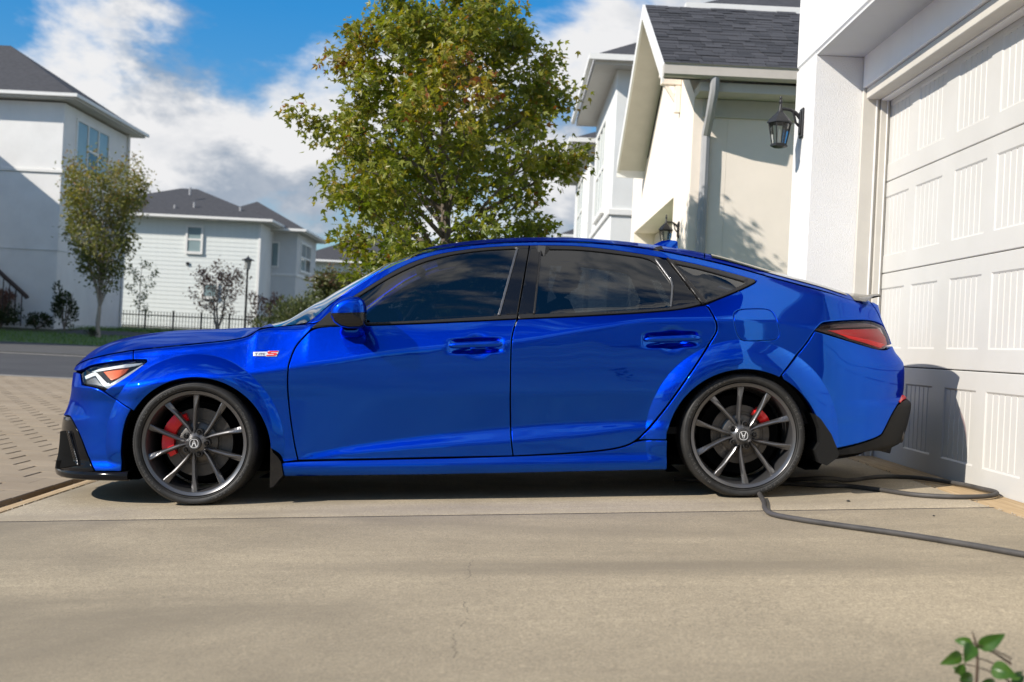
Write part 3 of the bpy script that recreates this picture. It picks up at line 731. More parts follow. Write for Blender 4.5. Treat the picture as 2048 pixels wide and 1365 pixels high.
# the big maple right behind the car
_cl = random.Random(77); blobs = [(Vector((_cl.uniform(-1.6, 1.6), _cl.uniform(-1.6, 1.6), _cl.uniform(1.4, 5.4))), _cl.uniform(.35, .7)) for _ in range(16)]
def maple_hue(p, rnd):
    b = .50 + .12*rnd.gauss(0, 1) + .10*(p.z-2.5)/2
    r = math.hypot(p.x, p.y); b += .16*max(0, r-.7)
    for c, w in blobs:
        if (p-c).length < w: b += .16*(1-(p-c).length/w)
    if rnd.random() < .05: b += .30
    return min(1, max(0, b))
tree('maple_tree', 'big maple turning yellow and rust behind the roof of the blue car', 'tree', (-.62, 12.0, .15), 0.85, 4.45, 1.40, .085, 58, .50, .080, 26000,
     m_maple, m_bark, 21, (LEAF3, LEAF3_F), lean=(-.22, .0), twigs=9, singles=280, hue=maple_hue, spread=.052,
     profile=lambda u: (.62 + 1.46*u if u < .26 else 1.0 - .66*((u-.26)/.74)**1.35))
tree('small_tree', 'small upright olive green tree with pale trunk in front of the corner house', 'tree', (-14.1, 41.0, ground_z(41)), 1.25, 4.2, 1.62, .085, 46, 2.1, .14, 9000,
     m_small, m_palebark, 5, hue=lambda p, r: min(1, max(0, r.gauss(.35, .2)+.10*(p.z-3))), spread=.10, twigs=6, profile=lambda u: .55+.9*u if u < .4 else .95-.75*(u-.4))
tree('crape_myrtle', 'reddish brown vase shaped shrub tree inside the black fence', 'tree', (-12.3, 50.2, ground_z(50)), 0.8, 2.3, 1.25, .06, 20, .8, .13, 1500, m_rust, m_palebark, 9, multi=3, spread=.10)
tree('young_tree', 'thin pale green young tree beside the fence corner, close to the small tree', 'tree', (-15.1, 48.6, ground_z(48.6)), .8, 3.0, .55, .03, 12, .7, .13, 420, m_pale, m_palebark, 10, spread=.16)
tree('bush', 'rounded green bush with reddish tips against the far white house', 'bush', (-6.95, 48, ground_z(48)), .3, 2.45, 1.05, .08, 30, .6, .20, 5200, m_olive, m_bark, 12, hue=lambda p, r: min(1, max(0, r.gauss(.42, .2) + (.35 if p.z > 2.15 else 0))), spread=.16)
def shrub(name, label, base, rx, ry, h, n, leaf, mat, seed, group=None):
    rnd = random.Random(seed); t = thing(name, label, 'shrub', base, group=group); lb = Leaves(LEAF1, LEAF1_F); sb = MB()
    for k in range(7):
        a = k*.9; sb.tube([(0, 0, 0), (rx*.5*math.cos(a), ry*.5*math.sin(a), h*.5), (rx*.7*math.cos(a), ry*.7*math.sin(a), h*.8)], [.02, .012, .004], 5)
    sb.build('stem', m_bark, t)
    lumps = [(rnd.uniform(-.7, .7), rnd.uniform(-.7, .7), rnd.uniform(.25, .85), rnd.uniform(.25, .5)) for _ in range(12)]
    for i in range(n):
        lx, ly, lz, lr = rnd.choice(lumps); v = Vector((rnd.gauss(0, 1), rnd.gauss(0, 1), rnd.gauss(0, 1))).normalized()*lr*rnd.uniform(.5, 1.05)
        p = ((lx+v.x)*rx, (ly+v.y)*ry, max(.02, (lz+v.z*.6)*h)); lb.put(p, v + Vector((0, 0, .3)), leaf*rnd.uniform(.6, 1.2), min(1, max(0, rnd.gauss(.4, .22))), rnd)
    c = lb.build('foliage', mat, t); c['kind'] = 'stuff'; return t
shrub('columnar_shrub', 'dark narrow upright shrub at the corner of the tall white house', (-16.35, 43.9, ground_z(43.9)), .38, .38, 1.75, 800, .13, m_shrub, 31)
shrub('hedge_shrub', 'low dark hedge shrub at the left edge of the picture', (-18.6, 43.5, ground_z(43.5)), .9, .5, .85, 900, .13, m_shrub, 32)
shrub('hedge_shrub', 'low dark shrub between the hedge and the columnar shrub', (-17.25, 43.7, ground_z(43.7)), .55, .4, .6, 600, .12, m_shrub, 33)
shrub('rusty_shrub', 'orange brown shrub behind the low hedge at the left edge', (-18.75, 44.1, ground_z(44.1)), .5, .3, 1.35, 500, .13, m_rust, 34)
shrub('olive_shrub', 'loose olive shrub in front of the grey house wing, left of the car mirror', (-8.6, 46, ground_z(46)), 1.5, .9, 1.7, 2200, .14, m_olive, 35)
shrub('olive_shrub', 'wide olive shrub nearest to the windscreen of the car', (-6.9, 42, ground_z(42)), 1.6, .9, 1.55, 2400, .14, m_olive, 36)
shrub('rusty_shrub', 'brown twiggy shrub beside the lamp post', (-10.3, 50, ground_z(50)), .8, .6, 1.9, 700, .13, m_rust, 37)
shrub('mulch_shrub', 'tiny dark shrub at the foot of the small tree', (-14.3, 41.0, ground_z(41)), .28, .22, .28, 160, .09, m_shrub, 38)

# iron fence in front of the siding house
fence = thing('iron_fence', 'black iron picket fence in front of the white siding house', 'fence', (0, 0, 0))
FY = 52.0; fx0, fx1 = -17.1, -10.9; fz = ground_z(FY)
b = MB(); b.box((fx0, FY-.012, fz+.62), (fx1, FY+.012, fz+.66)); b.box((fx0, FY-.012, fz+.14), (fx1, FY+.012, fz+.18)); b.build('rail', m_black, fence)
pk = MB().box((-.011, -.011, .05), (.011, .011, .74)).add([(-.018, -.018, .74), (.018, -.018, .74), (.018, .018, .74), (-.018, .018, .74), (0, 0, .82)], [(0,1,4),(1,2,4),(2,3,4),(3,0,4),(3,2,1,0)]).mesh('picket'); pk.materials.append(m_black)
po = MB().box((-.035, -.035, 0), (.035, .035, .84)).box((-.045, -.045, .841), (.045, .045, .87)).mesh('post'); po.materials.append(m_black)
x = fx0; k = 0
while x <= fx1:
    if k % 9 == 0: o = link('post', po, None, fence)
    else: o = link('picket', pk, None, fence)
    o.location = (x, FY, fz); x += .135; k += 1

# street lamp
lp = thing('street_lamp', 'tall thin black street lamp by the fence, in front of the siding house', 'street lamp', (-9.0, 40.5, ground_z(40.5)))
lp.scale = (.72, .72, .80)
b = MB().lathe([(0, .11), (.25, .10), (.28, .065), (3.15, .045), (3.2, .075), (3.26, .04)], 10, 'z'); b.build('post', m_black, lp, smooth=True)
b = MB().lathe([(3.26, .10), (3.3, .12), (3.62, .17)], 8, 'z'); b.build('lantern', simple('lamp_glass', (.25, .25, .24), .2), lp)
b = MB().lathe([(3.62, .30), (3.65, .30), (3.72, .10), (3.78, .03), (3.85, .0)], 10, 'z'); b.build('lamp_hood', m_black, lp)

# ---------------------------------------------------------------- wall lanterns
m_lglass = glass_mat('lantern_glass', (.80, .82, .80), .9)
def lantern(label, wx, y, z, s=1.0):
    """bracket against a wall facing -x at wx; y, z = the middle of the back plate"""
    t = thing('wall_lantern', label, 'lantern', (wx, y, z), group='black lanterns on the garage piers'); t.scale = (s, s, s)
    b = MB().cbox((-.022, -.055, -.16), (0, .055, .12), .008); b.cbox((-.034, -.035, -.13), (-.022, .035, .09), .006); b.build('back_plate', m_black, t)
    arm = [(-.03, 0, .03), (-.07, 0, .075), (-.12, 0, .10), (-.17, 0, .105), (-.205, 0, .105)]
    b = MB().tube(arm, [.020, .017, .015, .014, .013], 8); b.tube([(-.03, 0, -.05), (-.065, 0, -.02), (-.08, 0, .04), (-.10, 0, .085)], [.014, .012, .011, .010], 6)
    b.build('arm', m_black, t, smooth=True)
    X = -.215
    b = MB().lathe([(.225, .0), (.222, .010), (.205, .013), (.195, .007), (.185, .016), (.165, .019), (.150, .010), (.135, .014), (.10, .020), (.085, .026), (.075, .03)], 10, 'z', (X, 0, 0)); b.build('finial', m_black, t, smooth=True)
    b = MB().lathe([(.078, .028), (.055, .050), (.02, .085), (-.02, .118), (-.032, .122), (-.036, .108)], 6, 'z', (X, 0, 0)); b.build('lamp_roof', m_black, t)
    b = MB()
    for k in range(6):
        a = 2*math.pi*k/6; b.tube([(X+.104*math.cos(a), .104*math.sin(a), -.036), (X+.066*math.cos(a), .066*math.sin(a), -.235)], .0065, 5)
    b.lathe([(-.235, .060), (-.235, .082), (-.250, .082), (-.262, .05), (-.270, 0)], 6, 'z', (X, 0, 0)); b.lathe([(-.225, .073), (-.238, .073)], 6, 'z', (X, 0, 0)); b.build('lamp_frame', m_black, t)
    for k in range(6):
        a, c = 2*math.pi*k/6, 2*math.pi*(k+1)/6
        P = [(X+r*math.cos(q), r*math.sin(q), zz) for r, q, zz in ((.100, a, -.037), (.100, c, -.037), (.064, c, -.234), (.064, a, -.234))]
        MB().add(P, [(0, 1, 2, 3)]).build('glass_pane', m_lglass, t)
    b = MB().lathe([(-.234, .014), (-.17, .014), (-.168, .011), (-.10, .010), (-.085, .004), (-.08, 0)], 8, 'z', (X, 0, 0)); b.build('candle_bulb', simple('bulb_white', (.75, .73, .66), .3), t, smooth=True)
lantern('large black six sided wall lantern on the white garage pier above the car tail', X_WALL, 8.36, 2.59, .74)
lantern('smaller looking black wall lantern on the cream house pier, just above the car roof', X_WALL, 14.45, 2.42, .74)

# ---------------------------------------------------------------- hose and loose things on the drive
m_hose = Mat('grey_hose', (.06, .055, .051), .62); _v = m_hose.world(); m_hose.base(m_hose.ramp(m_hose.noise(_v, 9, 5), [(.3, (.034, .031, .029)), (.7, (.070, .064, .058))])); m_hose.bump(m_hose.noise(m_hose.world((40, 40, 40)), 8, 3), .3, .002); m_hose = m_hose.m
def spline(P, n=14):
    P = [Vector(p) for p in P]; out = []
    for i in range(len(P)-1):
        p0, p1, p2, p3 = P[max(i-1, 0)], P[i], P[i+1], P[min(i+2, len(P)-1)]
        for k in range(n):
            t = k/n; out.append(.5*((2*p1) + (p2-p0)*t + (2*p0-5*p1+4*p2-p3)*t*t + (3*p1-p0-3*p2+p3)*t**3))
    return out + [P[-1]]
HR = .0118
def hose(label, pts, group):
    t = thing('garden_hose', label, 'hose', (0, 0, 0), group=group)
    q = spline([(x, y, drive_z(x)+HR+dz) for x, y, dz in pts])
    MB().tube(q, HR, 12).build('hose_tube', m_hose, t, smooth=True); return t, q
hose('dark grey hose running from the rear tyre to the right edge of the picture', [(1.262, 5.925, .012), (1.24, 5.71, 0), (1.202, 5.51, 0), (1.195, 5.318, 0), (1.276, 5.147, 0), (1.398, 4.968, 0), (1.57, 4.735, 0), (1.729, 4.477, 0), (1.851, 4.248, 0), (2.02, 3.95, 0), (2.10, 3.6, 0)], 'hoses on the drive')
hose('looped grey hose lying between the rear tyre and the garage door', [(.95, 6.72, 0), (1.30, 6.55, 0), (1.552, 6.409, 0), (1.685, 6.315, 0), (1.80, 6.29, 0), (1.913, 6.12, 0), (2.02, 5.91, 0), (2.159, 5.81, 0), (2.305, 5.80, 0), (2.395, 5.85, 0.002), (2.428, 5.94, .004), (2.42, 6.08, .002), (2.394, 6.307, 0), (2.272, 6.62, 0), (2.093, 6.694, 0), (1.886, 6.552, 0), (1.70, 6.40, .030), (1.45, 6.62, 0), (1.1, 6.95, 0)], 'hoses on the drive')
b = MB().tube([(2.245, 6.63, drive_z(2.245)+HR), (2.285, 6.625, drive_z(2.285)+HR)], HR+.003, 10); 
m_peb = simple('dark_pebble', (.02, .02, .02), .9)
for x, y, s in ((1.658, 5.771, .011), (1.89, 5.264, .007), (1.2, 6.2, .006)):
    t = thing('pebble', {1.658: 'black crumb on the pale concrete right of the rear tyre', 1.89: 'tiny dark crumb on the concrete between the two hoses', 1.2: 'tiny dark crumb beside the rear tyre in the shade of the car'}[x], 'pebble', (x, y, drive_z(x)))
    MB().add([(s, 0, s*.3), (-s*1.1, .3*s, s*.3), (0, s, s*.35), (.2*s, -s, s*.3), (0, 0, s*.9), (0, 0, -.001)], [(0,2,4),(2,1,4),(1,3,4),(3,0,4),(2,0,5),(1,2,5),(3,1,5),(0,3,5)]).build('crumb', m_peb, t)
# small foreground plant
m_pl = leaf_mat('plant_leaf', [(0, (.022, .060, .008)), (.5, (.040, .105, .012)), (1, (.085, .15, .02))], .3, .35)
PL = thing('weed_plant', 'small green leafy plant in the lower right corner, close to the lens', 'plant', (1.055, 2.45, .0))
gz = drive_z(1.055)
_PLV = [
((-0.0726, 0.0000, 0.3716), (-0.0264, -0.0200, 0.4047), 0.42),
  ((-0.0715, 0.0300, 0.3725), (-0.1030, 0.0500, 0.3723), 0.42),
  ((-0.1050, 0.0000, 0.3557), (-0.1529, -0.0200, 0.3388), 0.38),
  ((-0.0894, -0.0100, 0.3815), (-0.1087, -0.0300, 0.3467), 0.55),
  ((-0.0438, 0.0000, 0.3305), (-0.0050, -0.0300, 0.3250), 0.60),
  ((-0.0673, 0.0100, 0.3694), (-0.0254, 0.0400, 0.3669), 0.30),
  ((-0.0964, 0.0100, 0.3346), (-0.1050, 0.0300, 0.3055), 0.45),
  ((-0.1000, 0.0200, 0.2962), (-0.0556, 0.0500, 0.3003), 0.40),
  ((0.0144, 0.0300, 0.2959), (0.0436, 0.0500, 0.3177), 0.30),
]
b = MB().tube([(0, 0, .215)] + [(-0.0702, 0, 0.2644), (-0.0719, 0, 0.3001), (-0.0716, 0, 0.3359), (-0.0743, 0, 0.3705), (-0.0792, 0, 0.3866), (-0.0855, 0, 0.4022)], [.004, .0038, .0034, .003, .0026, .0022, .0012], 6)
for a, t_, w in _PLV: b.tube([(-.003, 0, a[2]-.03), tuple(.5*v for v in (a[0]-.003, a[1], 2*a[2]-.02)), a], [.0016, .0014, .0012], 5)
b.build('stem', simple('plant_stem', (.06, .035, .02), .7), PL, smooth=True)
rnd = random.Random(2)
for k in range(9):
    q = Vector((rnd.uniform(-.13, .03), rnd.uniform(-.02, .05), rnd.uniform(.255, .30))); _PLV.append((tuple(q), tuple(q + Vector((rnd.uniform(-.04, .04), rnd.uniform(-.04, .02), rnd.uniform(.0, .025)))), .4))
for i, (a, t_, w) in enumerate(_PLV):
    a = Vector(a); t_ = Vector(t_); d = t_ - a; Ln = d.length; d.normalize()
    vw = Vector((0, -1, .25)) if w > .35 else Vector((0, -.5, 1)); u = d.cross(vw).normalized(); n = u.cross(d).normalized()
    P = []
    for k in range(9):
        s = k/8; hw = .68*w*Ln*math.sin(math.pi*min(1, s**.75))**.8*(1-.25*s) + .0004
        c = a + d*Ln*s + n*(.10*Ln*math.sin(math.pi*s) - .10*Ln*s*s)
        P.append([c + u*hw*q + n*(.28*hw*abs(q)) for q in (-1, -.6, -.2, 0, .2, .6, 1)])
    o = MB().grid(P).build('leaf', m_pl, PL, smooth=True, fix=False)
    at = o.data.attributes.new('tint', 'FLOAT', 'FACE'); at.data.foreach_set('value', [min(1, max(0, rnd.gauss(.45, .08) + (i % 3)*.12)) for _ in o.data.polygons])
CAR_TABLES = {
  'ze': [[-0.95, -0.8, -0.65, -0.5, -0.2988, -0.1734, -0.0191, 0.1338, 0.2602, 0.308, 0.4117, 0.5334, 0.6683, 0.7939, 0.9667, 1.1733, 1.4079, 1.6693, 1.9309, 2.1921, 2.4263, 2.7098, 2.9638, 3.2145, 3.3659, 3.46, 3.9], [0.635, 0.672, 0.712, 0.745, 0.7749, 0.7858, 0.7989, 0.8119, 0.8356, 0.8706, 0.8819, 0.8929, 0.9967, 1.0861, 1.1918, 1.2664, 1.2979, 1.3091, 1.3042, 1.2821, 1.2417, 1.1738, 1.0957, 1.0207, 0.9742, 0.9542, 0.8742]],
  'we': [[-0.95, -0.8, -0.65, -0.5, -0.2988, -0.1734, -0.0191, 0.1338, 0.2602, 0.308, 0.4117, 0.5334, 0.6683, 0.7939, 0.9667, 1.1733, 1.4079, 1.6693, 1.9309, 2.1921, 2.4263, 2.7098, 2.9638, 3.2145, 3.3659, 3.46, 3.9], [0.75, 0.75, 0.75, 0.74, 0.735, 0.745, 0.75, 0.75, 0.745, 0.74, 0.735, 0.73, 0.7, 0.67, 0.63, 0.6, 0.588, 0.58, 0.578, 0.578, 0.583, 0.6, 0.625, 0.655, 0.665, 0.655, 0.64]],
  'xn': [[0.0, 0.096, 0.1193, 0.1461, 0.2204, 0.2956, 0.376, 0.4162, 0.4458, 0.4967, 0.5769, 0.6368, 0.6603, 0.7203, 1.5], [-0.8894, -0.8894, -0.9309, -0.9301, -0.9131, -0.9017, -0.8935, -0.883, -0.8633, -0.8394, -0.8181, -0.8181, -0.819, -0.799, -0.769]],
  'xr': [[0.0, 0.188, 0.2139, 0.2642, 0.3441, 0.4171, 0.4392, 0.4674, 0.5078, 0.5887, 0.6347, 0.662, 0.7002, 0.7595, 0.8325, 0.8875, 0.9524, 0.9748, 1.0248, 1.6], [3.6581, 3.6881, 3.7473, 3.7721, 3.7973, 3.8096, 3.7918, 3.7561, 3.762, 3.7649, 3.7591, 3.7412, 3.7083, 3.6817, 3.6607, 3.6489, 3.6492, 3.6156, 3.6056, 3.6056]],
  'cr': [[-0.8898, -0.76, -0.6415, -0.5189, -0.3725, -0.1987, -0.0256, 0.172, 0.24, 0.31, 0.4098, 0.4359, 0.465, 0.499, 0.5472, 0.5996, 0.6562, 0.7139, 0.9278, 1.0306, 1.1773, 1.3398, 1.4982, 1.7006, 1.9198, 2.0839, 2.2215, 2.344, 2.5495, 2.7358, 2.9382, 3.061, 3.2008, 3.3475, 3.4999, 3.6568], [0.0189, 0.0727, 0.101, 0.1059, 0.1023, 0.0945, 0.083, 0.0702, 0.0458, 0.0421, 0.0648, 0.0836, 0.1039, 0.1263, 0.1458, 0.1374, 0.1139, 0.1005, 0.0683, 0.0578, 0.0554, 0.0528, 0.0546, 0.0545, 0.0563, 0.0548, 0.0563, 0.0619, 0.0744, 0.0813, 0.0826, 0.0814, 0.0819, 0.0843, 0.0706, 0.0739]],
  'archF': [[0.0149, 0.2554], 0.3729],
  'archR': [[2.7386, 0.2403], 0.3883],
  'handles': [[1.4121, 0.7657], [2.3851, 0.7814]],
}
OUTLINES = {
  'headlight': [(-0.6201,0.651),(-0.5625,0.6867),(-0.4568,0.7026),(-0.3637,0.7129),(-0.2869,0.7181),(-0.2523,0.7164),(-0.2568,0.7015),(-0.3464,0.6359),(-0.4347,0.5699),(-0.454,0.5724),(-0.5173,0.5935),(-0.5885,0.5988),(-0.6081,0.626)],
  'front_bumper': [(-0.8187,0.6529),(-0.6933,0.6596),(-0.6301,0.6534),(-0.6,0.5961),(-0.5165,0.5873),(-0.4574,0.5649),(-0.3913,0.5216),(-0.3067,0.4746),(-0.3336,0.4275),(-0.3533,0.3578),(-0.3631,0.2729),(-0.3704,0.1636),(-0.5119,0.1625),(-0.5515,0.2231),(-0.6038,0.3377),(-0.6598,0.4138),(-0.7062,0.441),(-0.8849,0.4108)],
  'brow': [(-0.8176,0.666),(-0.818,0.6659),(-0.6104,0.72),(-0.5085,0.7419),(-0.403,0.7597),(-0.3331,0.7694),(-0.3217,0.7223),(-0.3653,0.7191),(-0.4585,0.7089),(-0.5652,0.6943),(-0.6338,0.6635),(-0.8188,0.6657)],
  'surround': [(-0.8859,0.4079),(-0.7106,0.4382),(-0.6682,0.4134),(-0.6107,0.3374),(-0.5577,0.2229),(-0.5177,0.1623),(-0.8893,0.0917)],
  'splitter': [(-0.8893,0.0888),(-0.3692,0.161),(-0.373,0.1262),(-0.5427,0.1161),(-0.8893,0.0376)],
  'fender': [(-0.3336,0.7693),(-0.2954,0.7737),(-0.1701,0.7846),(-0.0162,0.7976),(0.1364,0.8107),(0.2116,0.8216),(0.262,0.8347),(0.31,0.8695),(0.4137,0.8791),(0.5365,0.8888),(0.6203,0.8931),(0.5893,0.8707),(0.5386,0.8159),(0.506,0.7762),(0.4861,0.7143),(0.4768,0.665),(0.4713,0.5605),(0.4796,0.4304),(0.4989,0.2851),(0.5153,0.2075),(0.443,0.2012),(0.4298,0.2418),(0.3864,0.2714),(0.3857,0.2953),(0.3824,0.3189),(0.3776,0.3424),(0.3713,0.3654),(0.3635,0.388),(0.3543,0.4101),(0.3437,0.4315),(0.3317,0.4522),(0.3185,0.4721),(0.304,0.4911),(0.2883,0.5091),(0.2714,0.5261),(0.2536,0.542),(0.2347,0.5567),(0.215,0.5702),(0.1944,0.5823),(0.1731,0.5932),(0.1511,0.6026),(0.1286,0.6106),(0.1056,0.6172),(0.0822,0.6222),(0.0586,0.6258),(0.0348,0.6278),(0.0109,0.6283),(-0.013,0.6273),(-0.0368,0.6248),(-0.0603,0.6207),(-0.0836,0.6151),(-0.1064,0.6081),(-0.1288,0.5996),(-0.1505,0.5896),(-0.1716,0.5784),(-0.1919,0.5657),(-0.2113,0.5519),(-0.2299,0.5367),(-0.2474,0.5205),(-0.2638,0.5031),(-0.2791,0.4848),(-0.2932,0.4654),(-0.3067,0.4746),(-0.3913,0.5216),(-0.4517,0.5649),(-0.3454,0.6309),(-0.2505,0.7089),(-0.2534,0.7214),(-0.3217,0.7223)],
  'front_door': [(0.5946,0.8681),(0.6957,0.8754),(0.9061,0.876),(1.1331,0.8813),(1.4271,0.89),(1.6202,0.8967),(1.6072,0.8678),(1.5914,0.8103),(1.5855,0.7434),(1.5781,0.4946),(1.5789,0.2949),(1.589,0.2152),(1.2764,0.2134),(0.9275,0.2109),(0.519,0.2087),(0.5027,0.285),(0.4834,0.4303),(0.475,0.5604),(0.4806,0.665),(0.4899,0.7142),(0.5098,0.7762),(0.5426,0.8158)],
  'rear_door': [(1.6252,0.8966),(1.8858,0.904),(2.1614,0.915),(2.3071,0.9218),(2.4575,0.9351),(2.5597,0.9557),(2.5801,0.9475),(2.598,0.8928),(2.6105,0.8527),(2.6102,0.8229),(2.5924,0.7908),(2.5403,0.7146),(2.4824,0.6314),(2.3697,0.4718),(2.2721,0.3472),(2.2097,0.2853),(2.1493,0.2538),(2.0242,0.2333),(1.7747,0.2211),(1.5927,0.2151),(1.5827,0.2949),(1.5818,0.4945),(1.5892,0.7433),(1.5951,0.8103),(1.611,0.8677)],
  'sill': [(0.4383,0.1965),(0.5179,0.2039),(0.9275,0.206),(1.2764,0.2085),(1.7746,0.2161),(2.0242,0.2283),(2.1543,0.25),(2.2147,0.2827),(2.3547,0.2836),(2.3579,0.1306),(1.3989,0.123),(0.444,0.1232)],
  'quarter': [(0.5416,0.89),(0.6252,0.8956),(0.6564,0.9376),(0.7196,0.9844),(0.7841,1.0263),(0.9695,1.147),(1.0713,1.1988),(1.1744,1.2334),(1.2729,1.2547),(1.4263,1.274),(1.5801,1.2827),(1.6948,1.2837),(1.9035,1.2809),(2.0592,1.2637),(2.1887,1.2445),(2.3023,1.2243),(2.403,1.2056),(2.5644,1.17),(2.7123,1.1275),(2.8461,1.0854),(2.8514,1.0758),(2.8405,1.0649),(2.7488,1.0244),(2.6499,0.9868),(2.564,0.953),(2.585,0.9474),(2.603,0.8928),(2.6155,0.8526),(2.6151,0.8203),(2.5973,0.7883),(2.5449,0.7121),(2.4871,0.6289),(2.3744,0.4693),(2.2768,0.3449),(2.2172,0.2852),(2.3523,0.286),(2.354,0.3207),(2.3627,0.3376),(2.3677,0.3552),(2.3735,0.3725),(2.3801,0.3895),(2.3876,0.4062),(2.3957,0.4225),(2.4047,0.4385),(2.4144,0.4539),(2.4248,0.469),(2.4359,0.4835),(2.4477,0.4974),(2.4601,0.5108),(2.4731,0.5236),(2.4867,0.5358),(2.5009,0.5473),(2.5156,0.5582),(2.5308,0.5683),(2.5465,0.5777),(2.5626,0.5864),(2.579,0.5943),(2.5959,0.6014),(2.613,0.6077),(2.6304,0.6132),(2.6481,0.6179),(2.6659,0.6217),(2.684,0.6247),(2.7021,0.6269),(2.7203,0.6282),(2.7386,0.6286),(2.7569,0.6282),(2.7751,0.6269),(2.7932,0.6248),(2.8112,0.6218),(2.8291,0.6179),(2.8468,0.6132),(2.8642,0.6078),(2.8813,0.6014),(2.8982,0.5943),(2.9146,0.5864),(2.9217,0.6004),(2.9849,0.6734),(3.0512,0.7469),(3.0995,0.8184),(3.1355,0.8518),(3.164,0.8616),(3.3365,0.8696),(3.4672,0.8676),(3.5768,0.84),(3.5337,0.9257),(3.5072,0.9712),(3.3878,0.9741),(3.2106,1.0176),(2.9617,1.0927),(2.7088,1.1708),(2.4258,1.2389),(2.1918,1.2793),(1.9307,1.3014),(1.6693,1.3063),(1.408,1.2951),(1.1733,1.2636),(0.9669,1.1877),(0.7944,1.082),(0.6692,0.9926)],
  'rear_bumper': [(2.9255,0.5979),(2.99,0.6708),(3.0562,0.7444),(3.1019,0.8146),(3.2835,0.7585),(3.4968,0.7044),(3.5976,0.7333),(3.6927,0.7308),(3.756,0.4687),(3.7589,0.4616),(3.5958,0.4479),(3.5384,0.3911),(3.4802,0.2971),(3.4579,0.2755),(3.3379,0.2468),(3.2072,0.2241),(3.195,0.245),(3.1496,0.3099),(3.1182,0.3533),(3.1058,0.3666),(3.1002,0.382),(3.0939,0.3971),(3.087,0.4119),(3.0794,0.4264),(3.0713,0.4406),(3.0626,0.4544),(3.0533,0.4679),(3.0434,0.4809),(3.033,0.4935),(3.0221,0.5057),(3.0107,0.5174),(2.9988,0.5286),(2.9864,0.5393),(2.9736,0.5494),(2.9604,0.5591),(2.9468,0.5681),(2.9328,0.5766)],
  'trunk_edge': [(3.5107,0.9699),(3.5406,0.926),(3.5907,0.8403),(3.599,0.7971),(3.5953,0.7412),(3.6903,0.7365),(3.6151,0.9759)],
  'taillight': [(3.0983,0.8209),(3.132,0.8481),(3.1631,0.8578),(3.3351,0.8657),(3.4605,0.8636),(3.568,0.8344),(3.5918,0.7598),(3.5881,0.7387),(3.4979,0.7094),(3.2836,0.7635)],
  'taillight_red': [(3.174,0.8224),(3.2632,0.829),(3.5106,0.831),(3.569,0.7863),(3.5714,0.7442),(3.4881,0.7224),(3.284,0.781)],
  'taillight_bar': [(3.2091,0.8069),(3.2842,0.7885),(3.5293,0.7449),(3.4885,0.725),(3.2838,0.7735)],
  'taillight_clear': [(3.1866,0.8323),(3.2397,0.847),(3.435,0.8542),(3.5239,0.8338),(3.4273,0.8385),(3.2646,0.8341)],
  'diffuser': [(3.2128,0.2187),(3.3378,0.2417),(3.4613,0.2701),(3.487,0.294),(3.5457,0.388),(3.6025,0.445),(3.7667,0.4556),(3.7733,0.4516),(3.673,0.1326),(3.4647,0.2019),(3.2806,0.1917),(3.2159,0.1917)],
  'reflector': [(3.5939,0.4456),(3.6593,0.4722),(3.7718,0.4524),(3.6436,0.4489),(3.6023,0.4376)],
  'fuel_door': [(2.6959,0.8965),(2.7098,0.9167),(2.7372,0.9292),(2.7879,0.931),(2.8594,0.9302),(2.8889,0.9234),(2.9032,0.9066),(2.9118,0.8734),(2.922,0.8333),(2.9242,0.8035),(2.9165,0.7837),(2.8965,0.7728),(2.8515,0.7697),(2.7512,0.7712),(2.7294,0.7789),(2.7146,0.7965),(2.7025,0.8389)],
  'trim_front': [(0.5872,0.8656),(0.6564,0.9376),(0.7196,0.9844),(0.7841,1.0263),(0.9695,1.147),(1.0713,1.1988),(1.1744,1.2334),(1.2729,1.2547),(1.4263,1.274),(1.5801,1.2827),(1.6896,1.2838),(1.6203,0.898),(1.427,0.8913),(1.1331,0.8826),(0.906,0.8775),(0.6957,0.8757)],
  'trim_rear': [(1.6948,1.2837),(1.9035,1.2809),(2.0592,1.2637),(2.1887,1.2445),(2.3023,1.2243),(2.4003,1.2057),(2.5528,0.9585),(2.4579,0.9364),(2.3074,0.9231),(2.1616,0.9163),(1.8859,0.905),(1.6253,0.8979)],
  'trim_quarter': [(2.4055,1.2048),(2.5644,1.17),(2.7123,1.1275),(2.8461,1.0854),(2.8487,1.0758),(2.8412,1.0676),(2.7493,1.0271),(2.6504,0.9894),(2.5578,0.9584)],
  'glass_front': [(0.8343,0.8923),(0.8108,1.0217),(0.9708,1.1241),(1.1237,1.1949),(1.2138,1.2217),(1.3122,1.243),(1.4654,1.261),(1.6241,1.2654),(1.5251,0.916),(1.1326,0.8966),(0.8673,0.8905)],
  'glass_rear': [(1.7541,1.2608),(1.9283,1.257),(2.0577,1.243),(2.1868,1.2238),(2.3365,1.2006),(2.4093,1.0823),(2.4137,1.0518),(2.3947,0.9453),(2.1637,0.9306),(1.7086,0.9208)],
  'glass_quarter': [(2.4437,1.1737),(2.5808,1.141),(2.6943,1.1043),(2.7992,1.0693),(2.6927,1.0214),(2.5814,0.979)],
  'pillar_front': [(1.6345,1.2653),(1.6879,1.2672),(1.6206,0.9171),(1.5351,0.9145)],
  'pillar_rear': [(1.6957,1.2671),(1.7489,1.2636),(1.7035,0.9196),(1.6269,0.917)],
  'pillar_back': [(2.347,1.2005),(2.399,1.1946),(2.5491,0.9651),(2.4583,0.9496),(2.4022,0.9452),(2.4214,1.0517),(2.4171,1.0836)],
  'strip_front': [(1.6228,1.2654),(1.6332,1.2653),(1.5351,0.9145),(1.5238,0.9147)],
  'strip_rear': [(2.3354,1.202),(2.3446,1.2019),(2.4159,1.0836),(2.4201,1.0517),(2.4007,0.9439),(2.3932,0.944),(2.4111,1.0519),(2.4065,1.081)],
